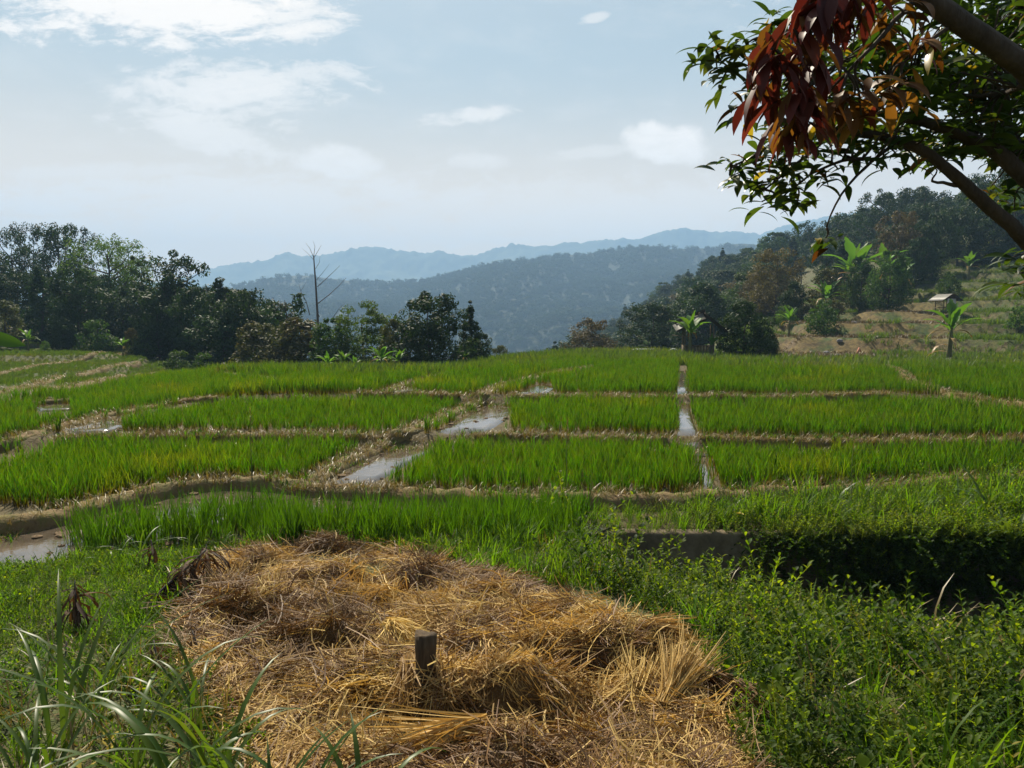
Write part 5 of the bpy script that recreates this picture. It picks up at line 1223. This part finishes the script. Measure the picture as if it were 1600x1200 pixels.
# ------------------------------------------------------------------ single grass plants, dried weeds
def grass_plant(px, d, n, L, w, label, z=None, lean=(.05, .55), tip=(1.1, 2.7), group='broad-bladed grass clumps', mat='blade', base=None, cat='grass clump'):
    x = (px - 800) / F * d; z = G1(x, d) if z is None else z
    e = empty('grass_clump', (x, d, z), label, cat, group)
    for k in range(n):
        az = np.array([random.uniform(0, 6.28)]); l = np.array([L * random.uniform(.6, 1.1)])
        p, sd = arcs(np.array([[random.gauss(0, .025), random.gauss(0, .025), -.02]]), az, l, np.array([random.uniform(*lean)]), np.array([random.uniform(*tip)]), 10)
        m = MB(); m.ribbons(p, (w * random.uniform(.7, 1.15) * np.array([.5, .75, .9, 1, 1, .95, .85, .65, .4, .03]))[None], sd, fold=.13); m.link('blade', M[mat], e, True)
    return e
for a in [(60, 3.3, 8, 1.05, .022, 'tall grass clump with one bright upright blade at the lower left edge'), (185, 3.0, 10, .95, .026, 'broad-bladed grass clump with a wide upright blade at lower left'),
          (250, 2.75, 10, .80, .028, 'large-bladed grass clump at the bottom edge left of the straw'), (330, 2.9, 10, .85, .024, 'grass clump arching its pale blades over the left edge of the straw'),
          (20, 2.9, 9, .75, .020, 'grass clump in the bottom left corner'), (455, 2.75, 6, .55, .022, 'small grass clump at the bottom edge in front of the straw'),
          (545, 2.75, 5, .50, .022, 'grass clump with one curled blade at the bottom edge before the straw'), (400, 2.7, 6, .52, .022, 'short broad grass blades at the bottom edge between two clumps'),
          (130, 3.6, 10, .85, .016, 'thin grass clump behind the wide-bladed one at lower left'), (285, 3.5, 9, .75, .018, 'grass clump beside the low dried weed at the left edge of the straw')]:
    grass_plant(*a)
for a in [(1560, 10.2, 12, .95, .045, 'tall broad grass clump behind the wall at the right picture edge'), (1600, 9.2, 10, .8, .05, 'broad-leaved clump hanging over the wall at the right picture edge'), (1510, 10.4, 10, .75, .03, 'grass clump left of the tallest one on the right end of the wall'),
          (1310, 10.6, 4, .78, .04, 'few tall arching grass blades rising above the weeds over the wall'), (1240, 10.6, 4, .6, .03, 'short arching grass blades behind the middle of the wall'), (1140, 10.3, 4, .5, .025, 'upright grass blades behind the left part of the wall'),
          (205, 8.3, 12, .62, .02, 'bright spreading grass clump on the bank beside the front paddy'), (160, 7.6, 7, .45, .016, 'smaller bright grass clump on the bank left of the spreading one'), (330, 8.7, 8, .42, .014, 'pale arching grass clump at the far left corner of the straw')]:
    grass_plant(*a, group='grass clumps around the paddies', z=None if a[0] < 900 else max(G1((a[0] - 800) / F * a[1], a[1]), -.16))
def dried_weed(path, d, n, ll, label, w=.03, rad=.008, spread=.3, start=.35):
    pts = np.array([P(px, py, d + dd) for px, py, dd in path]); g = G1(pts[0][0], pts[0][1]); o = np.array((pts[0][0], pts[0][1], g))
    e = empty('dried_weed', o, label, 'dried plant', 'dried brown weeds'); q = pts - o; q[0] = (0, 0, -.05)
    q = resample(np.vstack([q, q[-1:] + (q[-1:] - q[-2:-1]) * .01]), .03); m = MB(); m.tube(q, np.linspace(rad, rad * .45, len(q)), 6); m.link('stem', M['deadwood'] if rad > .006 else M['stake'], e, True)
    for k in range(n):
        t = start + (1 - start) * (k + .5) / n; r0 = q[min(int(t * (len(q) - 1)), len(q) - 1)][None]
        p, sd = arcs(r0, np.array([random.uniform(0, 6.28)]), np.array([ll * random.uniform(.6, 1.25)]), np.array([random.uniform(1.3, 2.7)]), np.array([random.uniform(2.9, 3.3)]), 7)
        p[..., :2] += np.cumsum(rng.normal(0, .006, (1, 7, 2)), 1); tw = np.linspace(0, random.uniform(-2, 2), 7); up = np.array((0, 0, 1.0))
        sd = np.stack([np.cos(tw) * sd[0, 0] + np.sin(tw) * np.cross(up, sd[0, 0]), np.cos(tw) * sd[0, 1] + np.sin(tw) * np.cross(up, sd[0])[1] if False else np.cos(tw) * sd[0, 1] + np.sin(tw) * np.cross(up, sd[0])[1], 0 * tw], -1) if False else np.repeat(sd[:, None], 7, 1) + .5 * rng.normal(0, 1, (1, 7, 3)) * np.array((1, 1, .2))
        m = MB(); m.ribbons(p, (w * random.uniform(.45, .85) * np.array([.2, .6, 1, .9, .8, .5, .1]))[None], sd, fold=.25); m.link('leaf', M['dead_leaf'], e)
    return e
dried_weed([(185, 1030, 0), (215, 960, .05), (260, 915, .15), (300, 880, .25), (325, 856, .3)], 5.6, 76, .28, 'long bent dried weed with brown leaves hanging over the straw edge', w=.055, rad=.013, start=.15)
dried_weed([(330, 925, 0), (326, 890, .0), (322, 850, .05)], 6.3, 40, .34, 'tallest dried weed with hanging dark leaves at the straw corner', w=.04)
dried_weed([(120, 1000, 0), (118, 950, .0), (117, 905, .05)], 5.2, 30, .26, 'dark dried weed standing in the green bank at left', w=.04)
dried_weed([(243, 905, 0), (241, 870, .0), (236, 842, .05)], 7.2, 14, .22, 'small dried brown weed in the green bank behind the bent one', w=.05)
dried_weed([(310, 1050, 0), (312, 1020, .0), (300, 985, .05)], 4.6, 18, .22, 'dried weed with dark leaves at the left edge of the straw', w=.03)
dried_weed([(250, 1065, 0), (245, 1030, .0), (240, 1000, .05)], 4.4, 16, .2, 'low dried weed between grass blades at lower left', w=.028)
dried_weed([(370, 1110, 0), (390, 1080, .0), (410, 1062, .05)], 3.9, 12, .09, 'shrivelled brown weed over the left part of the straw', w=.02, rad=.005)
dried_weed([(100, 1065, 0), (102, 1030, .0), (104, 1000, .05)], 4.6, 10, .14, 'brown withered weed near the left picture edge', w=.03)
def yellow_plant(px, d, label):
    x = (px - 800) / F * d; e = empty('yellow_plant', (x, d, G1(x, d)), label, 'plant', 'yellow-leaved plants'); m = MB(); m.tube([(0, 0, -.03), (.01, 0, .08), (.0, .01, .15)], .004, 5); m.link('stem', M['stem'], e)
    for k in range(6):
        p, sd = arcs(np.array([[0, 0, .06 + .015 * k]]), np.array([k * 2.3]), np.array([.07]), np.array([.8]), np.array([1.7]), 5)
        m = MB(); m.ribbons(p, (.026 * np.array([.2, .9, 1, .6, .05]))[None], sd, fold=.1); m.link('leaf', M['yellow_leaf'], e)
yellow_plant(140, 3.25, 'small plant with bright yellow leaves at lower left'); yellow_plant(95, 2.95, 'yellow-leaved plant nearest the bottom left corner')
x_ = onheap(1080, 1050); 
def dry_leaf(px, py, r, L, w, mat, label, z=None):
    o = onground(px, py) if z is None else np.array(PZ(px, py, z)); p, sd = arcs(np.zeros((1, 3)), np.array([r]), np.array([L]), np.array([1.2]), np.array([1.9]), 8)
    m = MB(); m.ribbons(p, (w * np.array([.1, .6, .9, 1, .9, .7, .4, .03]))[None], sd, fold=.22); ob = m.link('fallen_leaf', M[mat]); ob.location = o + np.array((0, 0, .03)); tag(ob, label, 'leaf')
M['pale_dry'] = mat_leaf('pale_dry_leaf', (.30, .19, .11), (.38, .26, .16), trans=.2, tcol=(1.2, 1, .6), osc=.1)
dry_leaf(858, 872, 2.0, .26, .12, 'pale_dry', 'pale pinkish dry leaf on the soil bank beside the wall', z=0.0)
dry_leaf(1440, 1152, 1.0, .15, .07, 'pale_dry', 'tan fallen leaf among the weeds at lower right', z=.42)
dry_leaf(1072, 1045, 2.6, .14, .06, 'yellow_leaf', 'yellow leaf lying on the right edge of the straw heap', z=.42)
dry_leaf(1150, 805, 2.9, .2, .05, 'yellow_leaf', 'orange-yellow leaf over the left part of the wall', z=.05)

def stalk(px, base, top, d, label):
    x = (px - 800) / F * d; g = G1(x, d); h = P(px, top, d)[2] - g; e = empty('grass_stalk', (x, d, g), label, 'grass stalk', 'thin grass stalks')
    m = MB(); m.tube([(0, 0, -.05), (.01, 0, h * .4), (.0, .01, h * .75), (.015, .0, h)], [.006, .005, .004, .003], 5); m.link('stem', M['stem'], e)
    n = 14; az = rng.uniform(0, 6.28, n); p, sd = arcs(np.stack([np.full(n, .01), np.zeros(n), h * rng.uniform(.82, 1.0, n)], -1), az, rng.uniform(.04, .09, n), rng.uniform(.2, .7, n), rng.uniform(.8, 1.6, n), 4)
    m = MB(); m.ribbons(p, np.full((n, 4), .006) * np.array([.5, 1, 1, .2])[None], sd); m.link('seed_head', M['drygrass'], e)
stalk(387, 770, 640, 9.6, 'thin grass stalk rising before the left paddies'); stalk(886, 800, 655, 9.9, 'thin grass stalk rising before the middle paddies'); stalk(1338, 790, 690, 10.4, 'thin grass stalk rising over the weeds by the wall')
# banana plant beyond the left picture edge, one leaf reaching in
def edge_banana():
    d = 7.6; x = P(-140, 540, d)[0]; g = G1(x, d); e = empty('banana_plant', (x, d, g), 'banana plant at the left picture edge with an orange dead leaf', 'banana plant'); o = np.array((x, d, g))
    m = MB(); m.tube([(0, 0, -.2), (0, 0, .8), (.03, 0, P(0, 560, d)[2] - g)], [.12, .1, .07], 10); m.link('pseudostem', M['pseudostem'], e, True)
    def lf(px, mat, W, lab=None, roll=0.0):
        p = np.array([P(*q) for q in px]) - o; p = resample(p, .05)[None]; S = p.shape[1]; t = np.linspace(0, 1, S); tan = np.gradient(p[0], axis=0); sd = np.cross(tan, np.array((math.sin(roll), -math.cos(roll) * .75, .65))); 
        m = MB(); m.ribbons(p, (W * np.interp(t, [0, .2, .35, .7, .9, 1], [.08, .1, .8, 1, .6, .04]))[None], sd[None], fold=.12); ob = m.link('leaf', M[mat], e, True)
        if lab: tag(ob, lab)
    lf([(-138, 560, d), (-110, 525, d), (-60, 522, d), (0, 530, d), (42, 541, d)], 'banana', .20)
    lf([(-140, 560, d), (-190, 510, d + .3), (-260, 520, d + .5), (-320, 560, d + .6)], 'banana', .25)
    lf([(-140, 560, d), (-135, 500, d + .4), (-150, 440, d + .7), (-200, 400, d + 1)], 'banana', .25)
    lf([(-100, 555, d), (-55, 542, d), (-16, 550, d), (-6, 575, d), (-4, 606, d)], 'dead_orange', .075, 'orange withered leaf')
M['dead_orange'] = mat_leaf('dead_orange', (.50, .24, .03), (.6, .30, .04), trans=.5, tcol=(1.3, 1.0, .4), osc=.1)
edge_banana()

# ------------------------------------------------------------------ the near tree at upper right
M['leaf_tree'] = mat_leaf('tree_leaf', (.025, .06, .014), (.05, .095, .022), trans=.4, tcol=(1.7, 1.6, .4), rough=.4, spec=.3, osc=.5, patch=((.16, .16, .03), 3.0, .55, .68, .7))
M['leaf_red'] = mat_leaf('red_leaf', (.055, .014, .011), (.125, .034, .02), trans=.35, tcol=(1.6, .9, .7), rough=.5, spec=.2, osc=.5)
M['leaf_bronze'] = mat_leaf('bronze_leaf', (.075, .035, .012), (.17, .085, .022), trans=.4, tcol=(1.5, 1.2, .5), rough=.5, spec=.2, osc=.5)
M['leaf_yellow'] = mat_leaf('yellowed_leaf', (.28, .22, .03), (.36, .30, .04), trans=.45, tcol=(1.3, 1.2, .4), rough=.35, osc=.2)
def near_tree():
    base = P(1890, 1000, 4.3); g = G1(base[0], base[1]); o = np.array((base[0], base[1], g))
    e = empty('leafy_tree', o, 'near tree reaching in from the upper right with drooping red leaves among green ones', 'tree')
    def W(l): return np.array([P(*q) for q in l]) - o
    def sm(p, step=.05):
        p = resample(np.vstack([p, p[-1:] + (p[-1:] - p[-2:-1]) * .02]), min(step, np.linalg.norm(np.diff(p, axis=0), axis=1).sum() / 5))
        for _ in range(5): p[1:-1] = (p[:-2] + 2 * p[1:-1] + p[2:]) / 4
        return p
    def limb(l, r0, r1, name='branch', kink=.012):
        p = sm(W(l)); p[1:-1] += np.cumsum(rng.normal(0, kink * .25, (len(p) - 2, 3)), 0) * np.sin(np.linspace(0, np.pi, len(p) - 2))[:, None]
        m = MB(); m.tube(p, np.linspace(r0, r1, len(p)), 9 if r0 > .03 else 6, jit=.09); m.link(name, M['bark'], e, True); return p
    tr = np.vstack([np.array([[0, 0, -.3]]), W([(1850, 700, 4.2), (1800, 480, 4.0), (1745, 380, 3.8), (1790, 100, 3.8), (1830, -150, 3.9)])])
    m = MB(); p = sm(tr, .1); m.tube(p, np.linspace(.26, .10, len(p)), 12, jit=.06); m.link('trunk', M['bark'], e, True)
    B = [([(1800, 480, 4.0), (1700, 460, 3.7), (1620, 385, 3.5), (1560, 330, 3.45), (1510, 285, 3.4), (1468, 245, 3.4), (1420, 222, 3.4), (1360, 210, 3.4), (1300, 205, 3.35), (1240, 203, 3.3)], .075, .016),
         ([(1745, 380, 3.8), (1690, 330, 3.6), (1620, 300, 3.5), (1580, 262, 3.45), (1535, 228, 3.5), (1480, 205, 3.5), (1430, 190, 3.5), (1370, 175, 3.4)], .085, .02),
         ([(1770, 230, 3.8), (1690, 190, 3.3), (1610, 128, 2.9), (1550, 78, 2.8), (1490, 38, 2.75), (1430, 0, 2.7), (1380, -45, 2.7), (1300, -90, 2.6)], .085, .04),
         ([(1780, 150, 3.8), (1660, 90, 3.7), (1600, 10, 3.7), (1540, -60, 3.8)], .05, .03),
         ([(1690, 330, 3.6), (1610, 260, 3.7), (1560, 175, 3.8), (1530, 110, 3.9)], .04, .018),
         ([(1400, 222, 3.4), (1366, 250, 3.3), (1335, 278, 3.3), (1312, 300, 3.3), (1296, 325, 3.3), (1292, 350, 3.3), (1290, 372, 3.3)], .012, .004),
         ([(1500, 290, 3.42), (1478, 290, 3.4), (1456, 283, 3.38)], .013, .007), ([(1456, 283, 3.38), (1463, 258, 3.36)], .006, .003),
         ([(1240, 203, 3.3), (1200, 235, 3.3), (1165, 250, 3.3), (1140, 262, 3.3)], .012, .005), ([(1300, 205, 3.35), (1260, 250, 3.3), (1220, 275, 3.3), (1190, 300, 3.3)], .013, .005),
         ([(1240, 203, 3.3), (1190, 150, 3.2), (1150, 110, 3.2), (1110, 85, 3.2)], .013, .004), ([(1300, 205, 3.35), (1260, 130, 3.2), (1220, 80, 3.1), (1190, 55, 3.1)], .014, .005),
         ([(1380, -45, 2.7), (1320, 30, 2.6), (1260, 70, 2.5), (1215, 110, 2.45)], .016, .006), ([(1430, 0, 2.7), (1370, 60, 2.6), (1310, 130, 2.6)], .014, .006),
         ([(1490, 38, 2.75), (1440, 70, 2.7), (1400, 110, 2.7)], .012, .006), ([(1366, 250, 3.3), (1320, 240, 3.3), (1280, 262, 3.3), (1240, 290, 3.3), (1215, 315, 3.3)], .011, .004),
         ([(1600, 10, 3.7), (1650, -60, 3.8), (1700, -100, 3.8)], .03, .02), ([(1610, 128, 2.9), (1570, 150, 3.3), (1480, 150, 3.5), (1420, 140, 3.5)], .02, .008)]
    BP = np.vstack([limb(l, a * .74, b * .74) for l, a, b in B])
    # whorls of leaves: px, py, depth, n, length, kind, droop
    Wl = []
    for px, py in [(1110, 75), (1095, 95), (1120, 105), (1140, 80), (1165, 70), (1150, 105), (1180, 90), (1175, 140), (1160, 165), (1195, 130), (1200, 40), (1225, 30), (1185, 60), (1125, 130)]: Wl.append((px, py, 3.15, 10, .115, 'g', .8))
    for px, py in [(1140, 262), (1155, 280), (1150, 255), (1180, 262), (1185, 290), (1205, 282), (1215, 312), (1235, 300), (1190, 315), (1225, 272), (1250, 280), (1262, 262), (1210, 252), (1195, 225), (1220, 225), (1245, 320), (1290, 372)]: Wl.append((px, py, 3.3, 10, .11, 'g', .85))
    for px, py in [(1290, 282), (1310, 265), (1335, 255), (1350, 240), (1380, 248), (1400, 240), (1430, 250), (1300, 240), (1330, 235)]: Wl.append((px, py, 3.3, 8, .105, 'g', .85))
    for _ in range(210):
        px = random.uniform(1210, 1620); py = random.uniform(-20, 235)
        if px < 1260 and py < 30 or (px - 1430) ** 2 / 70 ** 2 + (py - 40) ** 2 / 45 ** 2 < .5: continue
        Wl.append((px, py, random.uniform(3.0, 4.1), random.randint(7, 11), .12, 'g', .75))
    for _ in range(60): Wl.append((random.uniform(1440, 1640), random.uniform(90, 260), random.uniform(3.4, 4.4), 7, .16, 'g', .6))
    for _ in range(16): Wl.append((random.uniform(1540, 1640), random.uniform(220, 330), random.uniform(3.6, 4.4), 6, .16, 'g', .7))
    for _ in range(12): Wl.append((random.uniform(1570, 1660), random.uniform(370, 450), random.uniform(3.6, 4.2), 6, .17, 'g', .8))
    for _ in range(18): Wl.append((random.uniform(1520, 1640), random.uniform(-30, 70), random.uniform(3.4, 4.2), 6, .15, 'g', .6))
    for px, py in [(1200, 75), (1215, 100), (1240, 45), (1190, 130), (1225, 140), (1255, 150), (1265, 90), (1320, 5), (1300, -10), (1345, -20), (1265, 5), (1240, 170), (1255, 185), (1280, -15)]: Wl.append((px, py, 2.45, 12, .145, 'r', 1.75))
    for px, py in [(1285, 60), (1265, 35), (1290, 150), (1310, 130), (1335, 150), (1360, 145), (1390, 140), (1410, 135), (1380, 60), (1400, 10), (1430, 50), (1440, 75), (1250, 90), (1215, 60), (1345, 180), (1300, 170), (1365, 20)]: Wl.append((px, py, 2.65, 8, .13, 'b', 1.35))
    roots, az, ln, l0, l1, kd = [], [], [], [], [], []
    TW = MB()
    for px, py, d, n, L, k, dr in Wl:
        q = P(px, py, d) - o; a0 = random.uniform(0, 6.28)
        dd = np.linalg.norm(BP - q, axis=1); j = dd.argmin()
        if dd[j] < .75:
            st = BP[j]; mid = (st + q) / 2 + rng.normal(0, .03, 3) + np.array((0, 0, .06 * dd[j] + .02)); TW.tube(sm(np.array([st, mid, q]), .05), np.linspace(.006, .003, len(sm(np.array([st, mid, q]), .05))), 5)
        for i in range(n):
            roots.append(q + rng.normal(0, .028, 3)); az.append(a0 + i * 2.4 + random.gauss(0, .3)); ln.append(L * random.uniform(.55, 1.2))
            s = dr + random.uniform(-.45, .5); l0.append(min(2.5, max(.4, s + .55))); l1.append(min(3.2, s + random.uniform(1.5, 2.1)))
            kk = k
            if k == 'g': kk = 'y' if random.random() < .035 else ('b' if random.random() < .03 else 'g')
            elif random.random() < .18: kk = 'b' if k == 'r' else random.choice('gyr')
            kd.append(kk)
    TW.link('twigs', M['bark'], e)['kind'] = 'stuff'
    roots = np.array(roots); az = np.array(az); ln = np.array(ln); l0 = np.array(l0); l1 = np.array(l1); kd = np.array(kd)
    S = 8; p, sd = arcs(roots, az, ln, l0, l1, S); sd = sd + .35 * np.cross(sd, np.gradient(p, axis=1)[:, 3] / ln[:, None] * S) * rng.normal(0, 1, (len(az), 1))
    wd = ln[:, None] * np.where(np.isin(kd, ['r', 'b']), .27, .29)[:, None] * np.array([.08, .55, .88, 1, .95, .75, .4, .03])[None]
    size = ln / (P(800, 600, 1)[1] * (roots[:, 1] + o[1])) + .02 * np.isin(kd, ['r', 'b'])
    pxx = 800 + F * (roots[:, 0] + o[0]) / (roots[:, 1] + o[1]); size = np.where(pxx > 1610, 0, size); order = np.argsort(-size); solo = set(order[:290].tolist())
    mats = {'g': 'leaf_tree', 'r': 'leaf_red', 'b': 'leaf_bronze', 'y': 'leaf_yellow'}; lab = {'r': 'drooping red leaf', 'b': 'bronze-brown leaf', 'y': 'yellow leaf'}
    for i in solo:
        m = MB(); m.ribbons(p[i:i + 1], wd[i:i + 1], sd[i:i + 1], fold=.13); ob = m.link('leaf', M[mats[kd[i]]], e, True)
        if kd[i] in lab: tag(ob, lab[kd[i]])
    rest = np.array([i for i in range(len(az)) if i not in solo])
    for k, mt in mats.items():
        r = rest[kd[rest] == k]
        if len(r): m = MB(); m.ribbons(p[r], wd[r], sd[r], fold=.13); m.link('foliage', M[mt], e, True)['kind'] = 'stuff'
near_tree()
